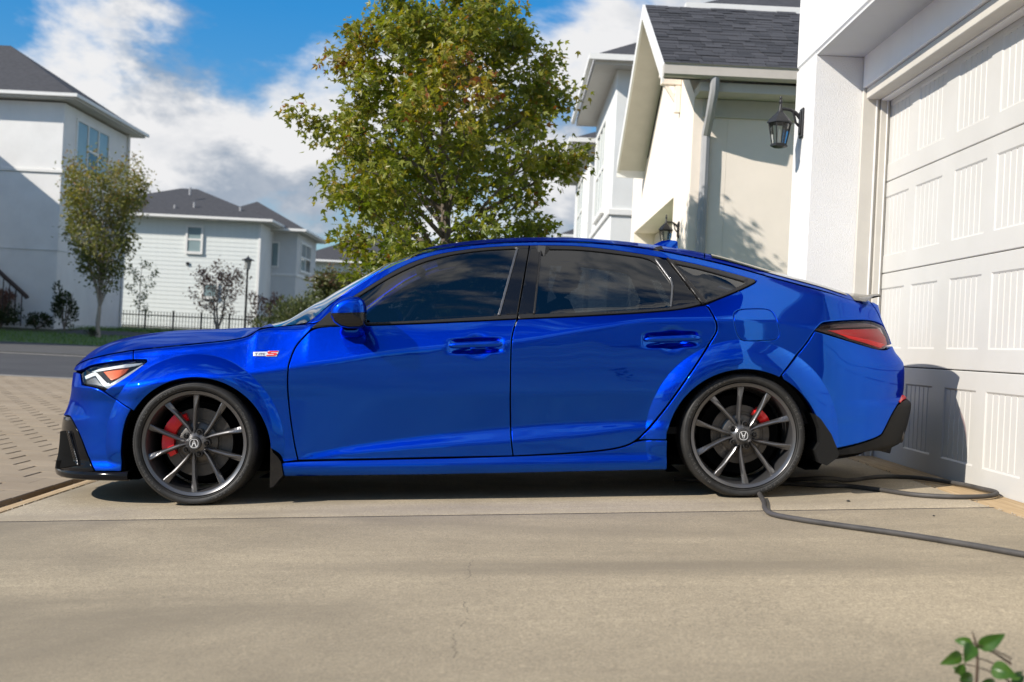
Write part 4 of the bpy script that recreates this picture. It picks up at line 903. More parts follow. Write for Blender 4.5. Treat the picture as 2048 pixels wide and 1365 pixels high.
  'strip_seal': [(1.7477,1.265),(1.7555,1.2649),(1.7111,0.9195),(1.7023,0.9196)],
  'strip_quarter': [(2.4028,1.2043),(2.4119,1.2034),(2.5663,0.9635),(2.5546,0.9611)],
  'sail': [(0.5917,0.8719),(0.6481,0.9209),(0.7699,1.0095),(0.8007,1.0167),(0.8196,0.8824)],
  'drl': [(-0.6001,0.6412),(-0.5351,0.6667),(-0.5144,0.6617),(-0.4301,0.6022),(-0.3495,0.6507),(-0.2726,0.7017),(-0.2636,0.6966),(-0.3413,0.6358),(-0.4316,0.5749),(-0.448,0.58),(-0.5232,0.6468),(-0.5879,0.6263)],
  'amber': [(-0.4827,0.6691),(-0.43,0.6762),(-0.3416,0.6852),(-0.3574,0.6631),(-0.3937,0.6364),(-0.4268,0.6268),(-0.4537,0.6467)],
  'lamp_upper': [(-0.5631,0.6692),(-0.5093,0.6867),(-0.3625,0.7079),(-0.2752,0.713),(-0.2935,0.702),(-0.3456,0.6915),(-0.4316,0.6825),(-0.4814,0.6753),(-0.5229,0.6692)],
  'lamp_dark': [(-0.5865,0.6214),(-0.5284,0.6418),(-0.4758,0.6023),(-0.4594,0.5875),(-0.512,0.5997),(-0.5745,0.6041)],
  'flap_front': [(0.3842,0.2814),(0.3972,0.2483),(0.4193,0.2269),(0.4357,0.1989),(0.4448,0.135),(0.3952,0.079),(0.3774,0.0742),(0.3816,0.1877)],
  'flap_rear': [(3.0899,0.4038),(3.1208,0.3781),(3.1718,0.3015),(3.2094,0.2065),(3.202,0.1848),(3.1468,0.1455),(3.1096,0.1594),(3.0877,0.2232),(3.1145,0.2589),(3.1126,0.3286)],
  'badge': [(0.2959,0.7491),(0.3675,0.7494),(0.3648,0.7283),(0.2985,0.7292)],
  'badge_s': [(0.3725,0.7506),(0.4235,0.7524),(0.4159,0.7276),(0.365,0.727)],
  'handle_front': [(1.2781,0.7677),(1.2926,0.7724),(1.5413,0.7812),(1.5512,0.7736),(1.5484,0.7538),(1.5333,0.7441),(1.2972,0.74),(1.2827,0.7477)],
  'handle_rear': [(2.2519,0.7834),(2.2707,0.7906),(2.5185,0.8068),(2.528,0.7967),(2.5253,0.7719),(2.5135,0.7647),(2.2756,0.7581),(2.257,0.7659)],
  'intake': [(-0.8985,0.3281),(-0.7444,0.3539),(-0.6877,0.3433),(-0.6435,0.2518),(-0.6155,0.1907),(-0.9308,0.123)],
  'honey': [(-0.6967,0.358),(-0.6789,0.349),(-0.6131,0.1957),(-0.618,0.1857),(-0.6436,0.234)],
}
# ---------------------------------------------------------------- car body shape
import numpy as np
def pchip(xs, ys):
    xs = np.array(xs, float); ys = np.array(ys, float)
    h = np.diff(xs); d = np.diff(ys) / h
    m = np.zeros_like(xs)
    for i in range(1, len(xs) - 1):
        if d[i-1] * d[i] > 0:
            w1 = 2*h[i] + h[i-1]; w2 = h[i] + 2*h[i-1]
            m[i] = (w1 + w2) / (w1/d[i-1] + w2/d[i])
    m[0] = d[0]; m[-1] = d[-1]
    def f(x):
        x = np.clip(np.asarray(x, float), xs[0], xs[-1])
        i = np.clip(np.searchsorted(xs, x) - 1, 0, len(xs) - 2)
        t = (x - xs[i]) / h[i]
        return ((1+2*t)*(1-t)**2*ys[i] + t*(1-t)**2*h[i]*m[i] + t*t*(3-2*t)*ys[i+1] + t*t*(t-1)*h[i]*m[i+1])
    return f
def sstep(t):
    t = np.clip(t, 0, 1); return t*t*(3-2*t)

X_FRONT, X_REAR = -0.34, 3.12          # where the plan view starts to round off towards nose and tail
PF, QF, PR, QR = 2.5, 2.0, 2.5, 2.0
ARCH_F, ARCH_R = (0.0, 0.292), (2.736, 0.292)

_zs  = pchip([-1.0,-.3,.2,.465,.73,.93,1.28,1.58,2.02,2.3,2.75,3.3,3.9], [.56,.60,.64,.67,.703,.735,.766,.782,.850,.885,.880,.80,.76])
_ws  = pchip([-1.0,-.6,-.3,0,.47,1.0,1.6,2.2,2.736,3.1,3.4,3.9], [.83,.85,.87,.882,.893,.901,.903,.896,.888,.880,.865,.84])
_zb  = pchip([-1.0,.45,.6,.83,1.2,1.66,2.0,2.3,2.55,2.8,3.2,3.9], [.9,.9,.88,.885,.895,.914,.93,.942,.965,1.01,1.0,.98])
_wb  = pchip([-1.0,.0,.5,.83,1.2,1.7,2.2,2.6,3.0,3.3,3.9], [.76,.78,.80,.812,.825,.828,.812,.782,.745,.725,.70])
_sc  = pchip([-1.0,.45,.62,1.0,1.6,2.0,2.25,2.45,4.0], [0,0,.35,.85,1,.9,.5,0,0])       # strength of the scoop low on the doors
_zc1 = pchip([-1.0,.54,.775,1.15,1.57,1.9,2.2,4], [.228,.232,.266,.313,.352,.37,.372,.372])
_zc0 = pchip([-1.0,.54,.775,1.15,1.57,1.9,2.2,4], [.222,.222,.243,.268,.288,.312,.345,.36])

def W0(x, z):
    """half width of the body at station x, height z before the ends are rounded off"""
    x = np.asarray(x, float); z = np.asarray(z, float)
    zs, ws, zb, wb = _zs(x), _ws(x), _zb(x), _wb(x)
    ze, we = _ze(x), _we(x)
    zb = np.minimum(zb, ze - .03)
    fr = sstep((.62 - x) / .3)                       # in the front wing the belt is the wing top
    wb = np.where(x < .7, wb*(1-fr) + (we + .035)*fr, wb)
    rr = sstep((x - 2.75) / .3)
    wb = wb*(1-rr) + np.maximum(wb, we + .03)*rr
    zs = np.minimum(zs, zb - .05)
    sc = _sc(x)
    lo = ws - .026
    ud = 1 - .75*sstep((-.25 - x)/.2)
    K = [np.full_like(x, .10), np.full_like(x, .128), np.full_like(x, .152), np.full_like(x, .176), np.full_like(x, .208),
         _zc0(x), _zc1(x), np.full_like(x, .52), zs, zb, ze, ze + .3]
    V = [ws - .09*ud, ws - .040*ud, ws - .014, ws - .013, lo, lo + .003*sc, lo - .026*sc + .003, ws - .012, ws + .004, wb, we, we - .3]
    B = [0, 0, 0, .002, 0, 0, -.002, .003, .004, .012, .020, 0]
    w = 0; tot = 0
    for d, g in ((-.016, .5), (-.010, .8), (-.005, 1), (0, 1), (.005, 1), (.010, .8), (.016, .5)):
        zz = z + d; r = V[0] + 0*zz
        for j in range(len(K) - 1):
            t = (zz - K[j]) / np.maximum(K[j+1] - K[j], 1e-4)
            tt = np.clip(t, 0, 1)
            v = V[j] + (V[j+1] - V[j])*tt + B[j]*4*tt*(1-tt)
            r = np.where(t > 0, v, r)
        w = w + g*r; tot += g
    w = w / tot
    # wheel flares
    for (cx, cz), R0, R1, A in ((ARCH_F, .355, .452, .030), (ARCH_R, .36, .485, .040)):
        r = np.hypot(x - cx, z - cz)
        t = np.clip((R1 - r) / (R1 - R0), 0, 1)
        fade = sstep((z - .17) / .10)
        w = w + A * (1 - (1 - t)**1.7) * fade
    for hx, hz in HANDLES:
        q = np.abs((x - hx) / .128)**6 + np.abs((z - hz - .02*(x-hx)) / .036)**6
        w = w - .036 * np.exp(-q * 1.6) - .018 * np.exp(-(((x - hx - .008) / .058)**2 + ((z - hz) / .048)**2)**2)
    return w

def W(x, z):
    x = np.asarray(x, float); z = np.asarray(z, float)
    xn, xr = _xn(z), _xr(z)
    a = np.clip((X_FRONT - x) / (X_FRONT - xn), 0, 1); b = np.clip((x - X_REAR) / (xr - X_REAR), 0, 1)
    return W0(x, z) * np.maximum(1 - a**PF, 0)**(1/QF) * np.maximum(1 - b**PR, 0)**(1/QR)
_ze = pchip(*CAR_TABLES['ze']); _we = pchip(*CAR_TABLES['we']); _xn = pchip(*CAR_TABLES['xn']); _xr = pchip(*CAR_TABLES['xr'])
_cr = pchip(*CAR_TABLES['cr']); HANDLES = CAR_TABLES['handles']
ARCH = {'f': CAR_TABLES['archF'], 'r': CAR_TABLES['archR']}

# ---------------------------------------------------------------- car materials
M = Mat('blue_pearl_paint', (.0, .022, .47), .39, 1.0)
M.set('Coat Weight', .24); M.set('Coat Roughness', .012); M.set('Coat IOR', 1.5)
M.set('Specular Tint', (.05, .25, 1, 1))
v = M.coord()
fl = M.n('ShaderNodeTexVoronoi', Scale=900.); M.l(v, fl.inputs['Vector'])
mixn = M.n('ShaderNodeMixRGB', Fac=.10); geo = M.n('ShaderNodeNewGeometry'); M.l(geo.outputs['Normal'], mixn.inputs['Color1'])
sub = M.n('ShaderNodeVectorMath', operation='MULTIPLY_ADD'); sub.inputs[1].default_value = (2, 2, 2); sub.inputs[2].default_value = (-1, -1, -1); M.l(fl.outputs['Color'], sub.inputs[0]); M.l(sub.outputs[0], mixn.inputs['Color2'])
wv = M.n('ShaderNodeTexNoise', Scale=3.4, Detail=1.5); M.l(v, wv.inputs['Vector'])
wsub = M.n('ShaderNodeVectorMath', operation='MULTIPLY_ADD'); wsub.inputs[1].default_value = (.055, .055, .055); wsub.inputs[2].default_value = (-.0275, -.0275, -.0275); M.l(wv.outputs['Color'], wsub.inputs[0])
wadd = M.n('ShaderNodeVectorMath', operation='ADD'); M.l(geo.outputs['Normal'], wadd.inputs[0]); M.l(wsub.outputs[0], wadd.inputs[1])   # the slight wave of pressed sheet metal
wnrm = M.n('ShaderNodeVectorMath', operation='NORMALIZE'); M.l(wadd.outputs[0], wnrm.inputs[0])
M.l(wnrm.outputs[0], mixn.inputs['Color1']); WAVE = wnrm.outputs[0]
M.l(mixn.outputs['Color'], M.b.inputs['Normal']); M.l(WAVE, M.b.inputs['Coat Normal'])
gl = M.n('ShaderNodeBsdfGlossy'); M.l(WAVE, gl.inputs['Normal']); gl.inputs['Roughness'].default_value = .012; gl.inputs['Color'].default_value = (.006, .20, .66, 1)
mx = M.n('ShaderNodeMixShader', Fac=.34); M.l(M.b.outputs[0], mx.inputs[1]); M.l(gl.outputs[0], mx.inputs[2]); M.l(mx.outputs[0], M.t.nodes['Material Output'].inputs['Surface'])
m_blue = M.m
m_gloss = simple('gloss_black', (.006, .006, .007), .05)
m_lip = simple('gloss_black_moulding', (.006, .006, .007), .08, IOR=1.22)
m_satin = simple('satin_black_trim', (.018, .017, .017), .36, **{'Specular IOR Level': .30})
m_plast = simple('black_plastic', (.009, .009, .009), .62, bump=.2, bscale=300, **{'Specular IOR Level': .22})
m_chrome = simple('dark_chrome', (.15, .15, .155), .42, .95)
m_bright = simple('bright_chrome', (.80, .80, .82), .10, 1.0)
m_tyre = Mat('tyre_rubber', (.020, .020, .020), .62); _v = m_tyre.coord(); m_tyre.base(m_tyre.ramp(m_tyre.noise(_v, 16, 5, .7), [(.35, (.008, .008, .008)), (.7, (.024, .0225, .021))])); m_tyre.bump(m_tyre.noise(_v, 90, 4), .25, .003); m_tyre = m_tyre.m
m_rim = simple('gunmetal_alloy', (.135, .133, .137), .30, .78)
m_cap = simple('dark_hub_cap', (.035, .034, .034), .4)
m_disc = simple('brake_steel', (.10, .092, .085), .42, .75, var=.15, scale=30)
m_ttxt = simple('tyre_raised_rubber', (.085, .082, .078), .6)
m_red = simple('red_caliper', (.85, .012, .014), .30)
m_tint = glass_mat('tinted_glass', (.135, .155, .17), 1.6)
m_clear = glass_mat('clear_glass', (.90, .93, .93), .7)
m_drl = simple('light_guide_white', (.78, .80, .80), .25)
m_shield = glass_mat('windscreen_glass', (.55, .64, .64), 1.4)
m_rclear = glass_mat('taillight_clear_lens', (.92, .75, .75), .35)
m_lens = glass_mat('red_lens', (.55, .02, .03), 1.2)
m_redl = simple('red_reflector', (.85, .012, .015), .25)
m_redd = simple('dark_red_reflector', (.42, .008, .012), .3)
m_amber = simple('amber_reflector', (.75, .13, .03), .3)
m_seat = simple('dark_upholstery', (.018, .018, .020), .8)
m_int = simple('cabin_plastic', (.012, .012, .013), .7)
m_badge = simple('badge_silver', (.62, .64, .66), .3, .3)
m_emb = simple('emblem_silver', (.72, .72, .73), .35, .2)
m_redb = simple('badge_red', (.62, .012, .012), .35)

CX, CY, CZ = None, 6.855, None
_Xc, _Zc = -1.577, -.7985
CAR = thing('parked_car', 'glossy blue five door fastback with dark wheels parked on the drive', 'car',
            (_Xc*cr_ - _Zc*sr_, CY, _Xc*sr_ + _Zc*cr_ + EYE), (0, -(R(.83) + ROLL), 0))

def inside(P, poly):
    """points in polygon, vectorised"""
    x, z = P[:, 0], P[:, 1]; c = np.zeros(len(P), bool); n = len(poly)
    for i in range(n):
        (x0, z0), (x1, z1) = poly[i], poly[(i+1) % n]
        if z0 == z1: continue
        k = ((z0 > z) != (z1 > z)) & (x < (x1-x0)*(z-z0)/(z1-z0) + x0)
        c ^= k
    return c
def edge_dist(P, poly):
    d = np.full(len(P), 1e9); n = len(poly)
    for i in range(n):
        a = np.array(poly[i]); b = np.array(poly[(i+1) % n]); ab = b-a; L2 = (ab**2).sum()
        if L2 == 0: continue
        t = np.clip(((P-a) @ ab)/L2, 0, 1); d = np.minimum(d, np.hypot(*(P - a - t[:, None]*ab).T))
    return d
def area(p): return sum(p[i][0]*p[(i+1) % len(p)][1] - p[(i+1) % len(p)][0]*p[i][1] for i in range(len(p)))/2
def densify(poly, step):
    out = []
    for i in range(len(poly)):
        a, b = poly[i], poly[(i+1) % len(poly)]; n = max(1, int(math.ceil(math.hypot(b[0]-a[0], b[1]-a[1])/step)))
        out += [(a[0]+(b[0]-a[0])*k/n, a[1]+(b[1]-a[1])*k/n) for k in range(n)]
    return out
def offset(poly, d):
    """move a closed outline inwards by d"""
    s = 1 if area(poly) > 0 else -1; n = len(poly); out = []
    for i in range(n):
        a, p, b = poly[i-1], poly[i], poly[(i+1) % n]
        e1 = np.array([p[0]-a[0], p[1]-a[1]]); e2 = np.array([b[0]-p[0], b[1]-p[1]])
        l1, l2 = np.hypot(*e1), np.hypot(*e2)
        if l1 < 1e-9 or l2 < 1e-9: out.append(p); continue
        n1 = np.array([-e1[1], e1[0]])/l1*s; n2 = np.array([-e2[1], e2[0]])/l2*s
        m = n1+n2; q = (m @ m)
        m = n1 if q < .2 else m*min(1/ (q/2), 1.6)
        out.append((p[0]+m[0]*d, p[1]+m[1]*d))
    return out
def smooth_outline(poly, it=2, corner=50):
    """round an outline off except at its real corners"""
    p = [tuple(q) for q in poly]
    for _ in range(it):
        o = []; n = len(p)
        for i in range(n):
            a, b, c = np.array(p[i-1]), np.array(p[i]), np.array(p[(i+1) % n])
            u, v = b-a, c-b
            if np.hypot(*u) < 1e-6 or np.hypot(*v) < 1e-6: continue
            t = abs(math.degrees(math.atan2(u[0]*v[1]-u[1]*v[0], u @ v)))
            if t > corner or t < .8: o.append(tuple(b))
            else: o += [tuple(b - u*.25), tuple(b + v*.25)]
        p = o
    return p
def Wn(x, z, off=0.):
    """points and outward normals of the near flank (y negative)"""
    e = .002; w = W(x, z); dx = (W(x+e, z)-W(x-e, z))/(2*e); dz = (W(x, z+e)-W(x, z-e))/(2*e)
    lim = 6.; dx = np.clip(np.nan_to_num(dx), -lim, lim); dz = np.clip(np.nan_to_num(dz), -lim, lim)
    N = np.stack([-dx, -np.ones_like(w), -dz], 1); N /= np.linalg.norm(N, axis=1)[:, None]
    return np.stack([x, -w, z], 1) + N*off, N
def panel(name, key, mat, parent, off=0., gap=.0022, spacing=.024, holes=(), flange=.016, side=-1, sm=2, corner=50, fine=None, loc=None, poly=None, bev=.0035):
    """a body panel: an outline in side elevation laid on the flank, with rounded and returned edges"""
    P = poly or OUTLINES[key]
    P = smooth_outline(P, sm, corner) if sm else P
    P = densify(P, spacing*.7); 
    if gap: P = offset(P, gap)
    loops = [P]
    for h in holes: 
        H = densify(smooth_outline(OUTLINES[h], 2, corner), spacing*.7); loops.append(offset(H, -.0015))
    X = np.array(P); lo, hi = X.min(0), X.max(0)
    pts = []; cons = []
    for L in loops:
        b = len(pts); pts += L; n = len(L); cons += [(b+i, b+(i+1) % n) for i in range(n)]
    nb = len(pts)
    # interior points
    gx = np.arange(lo[0]+spacing*.37, hi[0], spacing); gz = np.arange(lo[1]+spacing*.37, hi[1], spacing*.8)
    G = [np.array([(x + (spacing*.5 if j % 2 else 0), z) for j, z in enumerate(gz) for x in gx])] if len(gx) and len(gz) else []
    if lo[0] < X_FRONT or hi[0] > X_REAR:                 # where the ends round off: even steps of width, not of length
        E = []
        for z in gz:
            for f in np.linspace(.04, .97, 26):
                if lo[0] < X_FRONT: E.append((X_FRONT + (float(_xn(z))-X_FRONT)*(1-f**QF)**(1/PF), z))
                if hi[0] > X_REAR: E.append((X_REAR + (float(_xr(z))-X_REAR)*(1-f**QR)**(1/PR), z))
        if E: G.append(np.array(E))
    if fine:
        for (cx, cz, rx, rz) in fine:
            G[0] = G[0][~((np.abs(G[0][:, 0]-cx) < rx) & (np.abs(G[0][:, 1]-cz) < rz))]
            G.append(np.array([(x, z) for x in np.arange(cx-rx, cx+rx, .008) for z in np.arange(cz-rz, cz+rz, .006)]))
    ring = []
    for L in loops:
        q = offset(L, bev if L is P else -bev); ring += q
    if G and side < 0 and spacing < .03:                  # points along the crease of each wheel flare
        for (cx, cz), r1 in ((ARCH_F, .452), (ARCH_R, .485)):
            if lo[0]-.02 < cx+r1 and hi[0]+.02 > cx-r1:
                A = np.linspace(-.3, math.pi+.3, 260)
                for rr in (r1-.012, r1-.004, r1+.003): G.append(np.stack([cx+rr*np.cos(A), cz+rr*np.sin(A)], 1))
    if G:
        G = np.concatenate(G)
        k = inside(G, P)
        for L in loops[1:]: k &= ~inside(G, L)
        G = G[k]
        for L in loops: 
            if len(G): G = G[edge_dist(G, L) > max(bev*1.8, spacing*.30)]
        inner = G.tolist()
    else: inner = []
    RG = np.array(ring); k = inside(RG, P)
    for L in loops[1:]: k &= ~inside(RG, L)
    RG = RG[k] if bev else RG[:0]
    allp = pts + [tuple(p) for p in RG] + [tuple(p) for p in inner]
    vo, eo, fo, *_ = delaunay_2d_cdt([Vector(p) for p in allp], cons, [], 0, 1e-5)
    V = np.array([(p.x, p.y) for p in vo]); F = np.array(fo)
    c = V[F].mean(1); k = inside(c, P)
    for L in loops[1:]: k &= ~inside(c, L)
    F = F[k]
    V[:, 0] = np.clip(V[:, 0], _xn(V[:, 1])+1e-5, _xr(V[:, 1])-1e-5)
    Q, N = Wn(V[:, 0], V[:, 1], off)
    # the outer ring leans over the edge
    bd = np.full(len(V), 9.); 
    for L in loops: bd = np.minimum(bd, edge_dist(V, L))
    if bev: 
        for i in np.where(bd < 2e-4)[0]: Q[i] -= N[i]*bev*.45
    nv = len(Q); vs = Q.tolist(); ns = N.copy()
    d2 = (V[F][:, 1]-V[F][:, 0]); d3 = (V[F][:, 2]-V[F][:, 0]); flip = (d2[:, 0]*d3[:, 1]-d2[:, 1]*d3[:, 0]) < 0
    F[flip] = F[flip][:, ::-1]
    fs = F.tolist()
    if bev:
        cnt = {}
        for f in fs:
            for i in range(3): cnt[(f[i], f[(i+1) % 3])] = 1
        be = [(a, b) for (a, b) in cnt if (b, a) not in cnt]
        # outward in-plane direction for the rolled edge
        acc = np.zeros((nv, 3))
        for a, b in be:
            t = Q[b]-Q[a]; o = np.cross(t, (N[a]+N[b])/2); l = np.linalg.norm(o)
            if l > 1e-9: acc[a] += o/l; acc[b] += o/l
        m = np.linalg.norm(acc, axis=1) > .1
        acc[m] /= np.linalg.norm(acc[m], axis=1)[:, None]; ns[m] = N[m]*.75 + acc[m]*.65; ns[m] /= np.linalg.norm(ns[m], axis=1)[:, None]
        if flange:
            mp = {}
            def fl(i):
                if i not in mp:
                    mp[i] = len(vs); vs.append(list(Q[i])); vs.append(list(Q[i]-N[i]*flange)); ext.append(acc[i]); ext.append(acc[i])
                return mp[i]
            ext = []
            for a, b in be:
                i, j = fl(a), fl(b); fs.append([i, i+1, j+1, j])
            ns = np.concatenate([ns, np.array(ext)]) if ext else ns
    vs = np.array(vs)
    if side > 0:
        vs[:, 1] *= -1; ns = ns*np.array([1, -1, 1]); fs = [f[::-1] for f in fs]
    me = bpy.data.meshes.new(name); me.from_pydata(vs.tolist(), [], fs); me.update(); me.shade_smooth()
    me.normals_split_custom_set_from_vertices(ns.tolist())
    return link(name, me, mat, parent)

HB = [(h[0], h[1], .17, .055) for h in HANDLES]
for s in (-1, 1):
    sp = .015 if s < 0 else .05
    near = s < 0
    ff = HB if near else None
    panel('front_bumper', 'front_bumper', m_blue, CAR, side=s, spacing=sp)
    panel('hood_edge', 'brow', m_blue, CAR, side=s, spacing=.02)
    panel('fender', 'fender', m_blue, CAR, side=s, spacing=sp, flange=.03)
    fd = panel('front_door', 'front_door', m_blue, CAR, side=s, spacing=sp, fine=ff and [ff[0]])
    rd = panel('rear_door', 'rear_door', m_blue, CAR, side=s, spacing=sp, fine=ff and [ff[1]])
    panel('side_sill', 'sill', m_blue, CAR, side=s, spacing=sp)
    qp = panel('quarter_panel', 'quarter', m_blue, CAR, side=s, spacing=sp, holes=['fuel_door'] if near else [], flange=.03)
    panel('rear_bumper', 'rear_bumper', m_blue, CAR, side=s, spacing=sp, flange=.03)
    panel('tailgate_edge', 'trunk_edge', m_blue, CAR, side=s, spacing=.02)
    if near: panel('fuel_door', 'fuel_door', m_blue, CAR, side=s, gap=.001, sm=2, spacing=.016)
    # glasshouse
    tf = panel('window_trim', 'trim_front', m_satin, fd, off=.003, gap=.0015, side=s, holes=['glass_front'], spacing=.03, flange=.012)
    tr = panel('window_trim', 'trim_rear', m_satin, rd, off=.003, gap=.0015, side=s, holes=['glass_rear'], spacing=.03, flange=.012)
    tq = panel('window_trim', 'trim_quarter', m_satin, qp, off=.003, gap=.001, side=s, holes=['glass_quarter'], spacing=.03, flange=.012)
    panel('window_pane', 'glass_front', m_tint, fd, off=-.004, gap=-.002, side=s, spacing=.03, flange=0, bev=0)
    panel('window_pane', 'glass_rear', m_tint, rd, off=-.004, gap=-.002, side=s, spacing=.03, flange=0, bev=0)
    panel('window_pane', 'glass_quarter', m_tint, qp, off=-.004, gap=-.002, side=s, spacing=.03, flange=0, bev=0)
    if near:
        panel('pillar_cover', 'pillar_front', m_gloss, fd, off=.005, gap=.0008, side=s, sm=0, spacing=.03, flange=.002)
        panel('pillar_cover', 'pillar_rear', m_gloss, rd, off=.005, gap=.0008, side=s, sm=0, spacing=.03, flange=.002)
        panel('pillar_cover', 'pillar_back', m_gloss, rd, off=.005, gap=.0008, side=s, sm=0, spacing=.03, flange=.006)
        panel('window_strip', 'strip_front', m_chrome, fd, off=.0085, gap=0, side=s, sm=0, spacing=.03, flange=.008, bev=.0015)
        panel('window_strip', 'strip_rear', m_chrome, rd, off=.0085, gap=0, side=s, sm=0, spacing=.03, flange=.008, bev=.0015)
        panel('window_seal', 'strip_seal', m_satin, rd, off=.0085, gap=0, side=s, sm=0, spacing=.03, flange=.008, bev=.0015)
        panel('window_strip', 'strip_quarter', m_satin, qp, off=.0085, gap=0, side=s, sm=0, spacing=.03, flange=.008, bev=.0015)
        panel('mirror_sail', 'sail', m_plast, fd, off=.006, gap=.001, side=s, sm=0, spacing=.03, flange=.008)
    # lamps
    hl = panel('headlight', 'headlight', m_plast, CAR, off=-.022, gap=.001, side=s, spacing=.02, flange=.004)
    panel('running_light', 'drl', m_drl, hl, off=-.008, gap=.0005, side=s, sm=1, spacing=.02, flange=.012)
    panel('indicator', 'amber', m_amber, hl, off=-.014, gap=.0005, side=s, sm=0, spacing=.02, flange=.008)
    panel('lamp_reflector', 'lamp_upper', m_drl, hl, off=-.015, gap=.0005, side=s, sm=0, spacing=.02, flange=.004)
    panel('lamp_bezel', 'lamp_dark', m_chrome, hl, off=-.014, gap=.0005, side=s, sm=0, spacing=.02, flange=.008)
    panel('headlight_lens', 'headlight', m_clear, hl, off=-.001, gap=.0015, side=s, spacing=.02, flange=0, bev=.003)
    tl = panel('taillight', 'taillight', m_gloss, CAR, off=-.016, gap=.001, side=s, spacing=.02, flange=.004)
    panel('tail_reflector', 'taillight_red', m_redd, tl, off=-.012, gap=.0005, side=s, sm=0, spacing=.02, flange=.004)
    panel('tail_bar', 'taillight_bar', m_redl, tl, off=-.006, gap=.0005, side=s, sm=0, spacing=.02, flange=.004)
    panel('tail_clear', 'taillight_clear', m_chrome, tl, off=-.008, gap=.0005, side=s, sm=0, spacing=.02, flange=.004)
    panel('taillight_lens', 'taillight', m_rclear, tl, off=0, gap=.0015, side=s, spacing=.02, flange=0, bev=.003)
    # black lower pieces
    sur = panel('bumper_surround', 'surround', m_lip, CAR, off=-.004, side=s, spacing=.02, holes=[], sm=1)
    panel('air_intake', 'intake', m_dark, sur, off=.002, gap=0, side=s, spacing=.02, sm=0, flange=.004)  # dark panel on the skin; the opening's shade is put into its colour
    hm = panel('intake_edge', 'honey', m_chrome, sur, off=.007, gap=0, side=s, spacing=.02, sm=1, flange=.006)
    df = panel('rear_diffuser', 'diffuser', m_plast, CAR, off=-.004, side=s, spacing=.02, sm=1, flange=.03)
    panel('rear_reflector', 'reflector', m_redl, df, off=.004, gap=0, side=s, spacing=.02, sm=0, flange=.004)
# the splitter: one blade round the whole nose
xs_ = X_FRONT + (float(_xn(.165))-X_FRONT)*(1-np.linspace(1, 0, 34)**2)**.5
half = [(float(x), float(W(x, .21))) for x in xs_]; half = [(-.335, half[0][1])] + half
path = [(x, -w) for x, w in half] + [(x, w) for x, w in half[-2::-1]]; P = []
for i, (x, y) in enumerate(path):
    a, c = path[max(i-1, 0)], path[min(i+1, len(path)-1)]; t = Vector((c[0]-a[0], c[1]-a[1])); n = Vector((-t.y, t.x)).normalized()
    if n.x > .05 or (abs(n.x) <= .05 and n.y*y < 0): n = -n
    P.append([(x+n.x*o_, y+n.y*o_, z) for o_, z in ((-.09, .168), (.004, .160), (.014, .152), (.017, .140), (.013, .121), (.006, .116), (-.16, .114))])
MB().grid(P).build('front_splitter', m_lip, CAR, smooth=True)
# dark plates behind the centre pillars
for s in (-1, 1):
    pf, pr = OUTLINES['pillar_front'], OUTLINES['pillar_rear']
    panel('pillar_core', None, m_dark, CAR, off=-.012, gap=0, side=s, poly=[pf[0], pr[1], pr[2], pf[3]], sm=0, spacing=.05, flange=0, bev=0)
# dark grid cells in the intake edge
_hp = OUTLINES['honey']; b = MB(); rnd = random.Random(4)
for k in range(13):
    t = (k+.5)/13; x = _hp[1][0] + (_hp[2][0]-_hp[1][0])*t - .008 - .006*t; z = _hp[1][1] + (_hp[2][1]-_hp[1][1])*t
    for q in (0, 1):
        xx = x - q*.014 + .006; 
        cs = [(xx + .0052*math.cos(1.047*i+.5), z + (.008 if q else 0) + .0068*math.sin(1.047*i+.5)) for i in range(6)]
        A = np.array(cs); pts, nn = Wn(np.clip(A[:, 0], _xn(A[:, 1])+.002, 4), A[:, 1], .0095); pts2, _ = Wn(np.clip(A[:, 0], _xn(A[:, 1])+.002, 4), A[:, 1], .006)
        b.add(pts.tolist()+pts2.tolist(), [tuple(range(6))] + [(i, 6+i, 6+(i+1) % 6, (i+1) % 6) for i in range(6)])
o = b.build('honeycomb_cells', m_gloss, hm.parent); o['kind'] = 'stuff'

# ---------------------------------------------------------------- top surfaces
def top_z(x, v, lift=0.):
    """height of hood / screen / roof / tailgate at station x; v = -1..1 across"""
    w = float(W(x, float(_ze(x))-.002)); z = float(_ze(x))
    c = float(_cr(x)) * float(sstep((x - float(_xn(z)))/.14)) * float(sstep((float(_xr(z))-x)/.10))
    return (x, v*w, z + c*(1-abs(v)**2.3) + lift)
def top(name, mat, xa, xb, parent, v0=-1, v1=1, nu=40, nv=36, lift=0., pw=1., smooth=True, thick=0):
    """xa(v), xb(v): the fore and aft edges"""
    P = []
    for i in range(nu+1):
        row = []
        for j in range(nv+1):
            q = j/nv; v = v0 + (v1-v0)*(.5-.5*math.cos(math.pi*q)) if v0 == -1 and v1 == 1 else v0+(v1-v0)*q
            u = (i/nu)**pw; x = xa(v) + (xb(v)-xa(v))*u; row.append(top_z(x, v, lift))
        P.append(row)
    b = MB().grid(P)
    if thick: b.grid([[(x, y, z-thick) for x, y, z in r] for r in P])
    return b.build(name, mat, parent, smooth=smooth)
xnose = float(_xn(float(_ze(-.86))))
for k in range(6): xnose = float(_xn(float(_ze(xnose))))
xcowl = lambda v: .385 - .13*(1-v*v)
hood = top('hood', m_blue, lambda v: xnose+.002, xcowl, CAR, nu=60, pw=1.8)
top('windscreen', m_shield, xcowl, lambda v: 1.23 - .18*(1-v*v), CAR, v0=-.985, v1=.985, nu=30, lift=-.004)
roof_p = top('roof_panel', m_blue, lambda v: 1.235 - .18*(1-v*v), lambda v: 2.60 + .06*(1-v*v), CAR, nu=40)
tg = top('tailgate', m_blue, lambda v: 2.606 + .06*(1-v*v), lambda v: 3.60, CAR, nu=40)
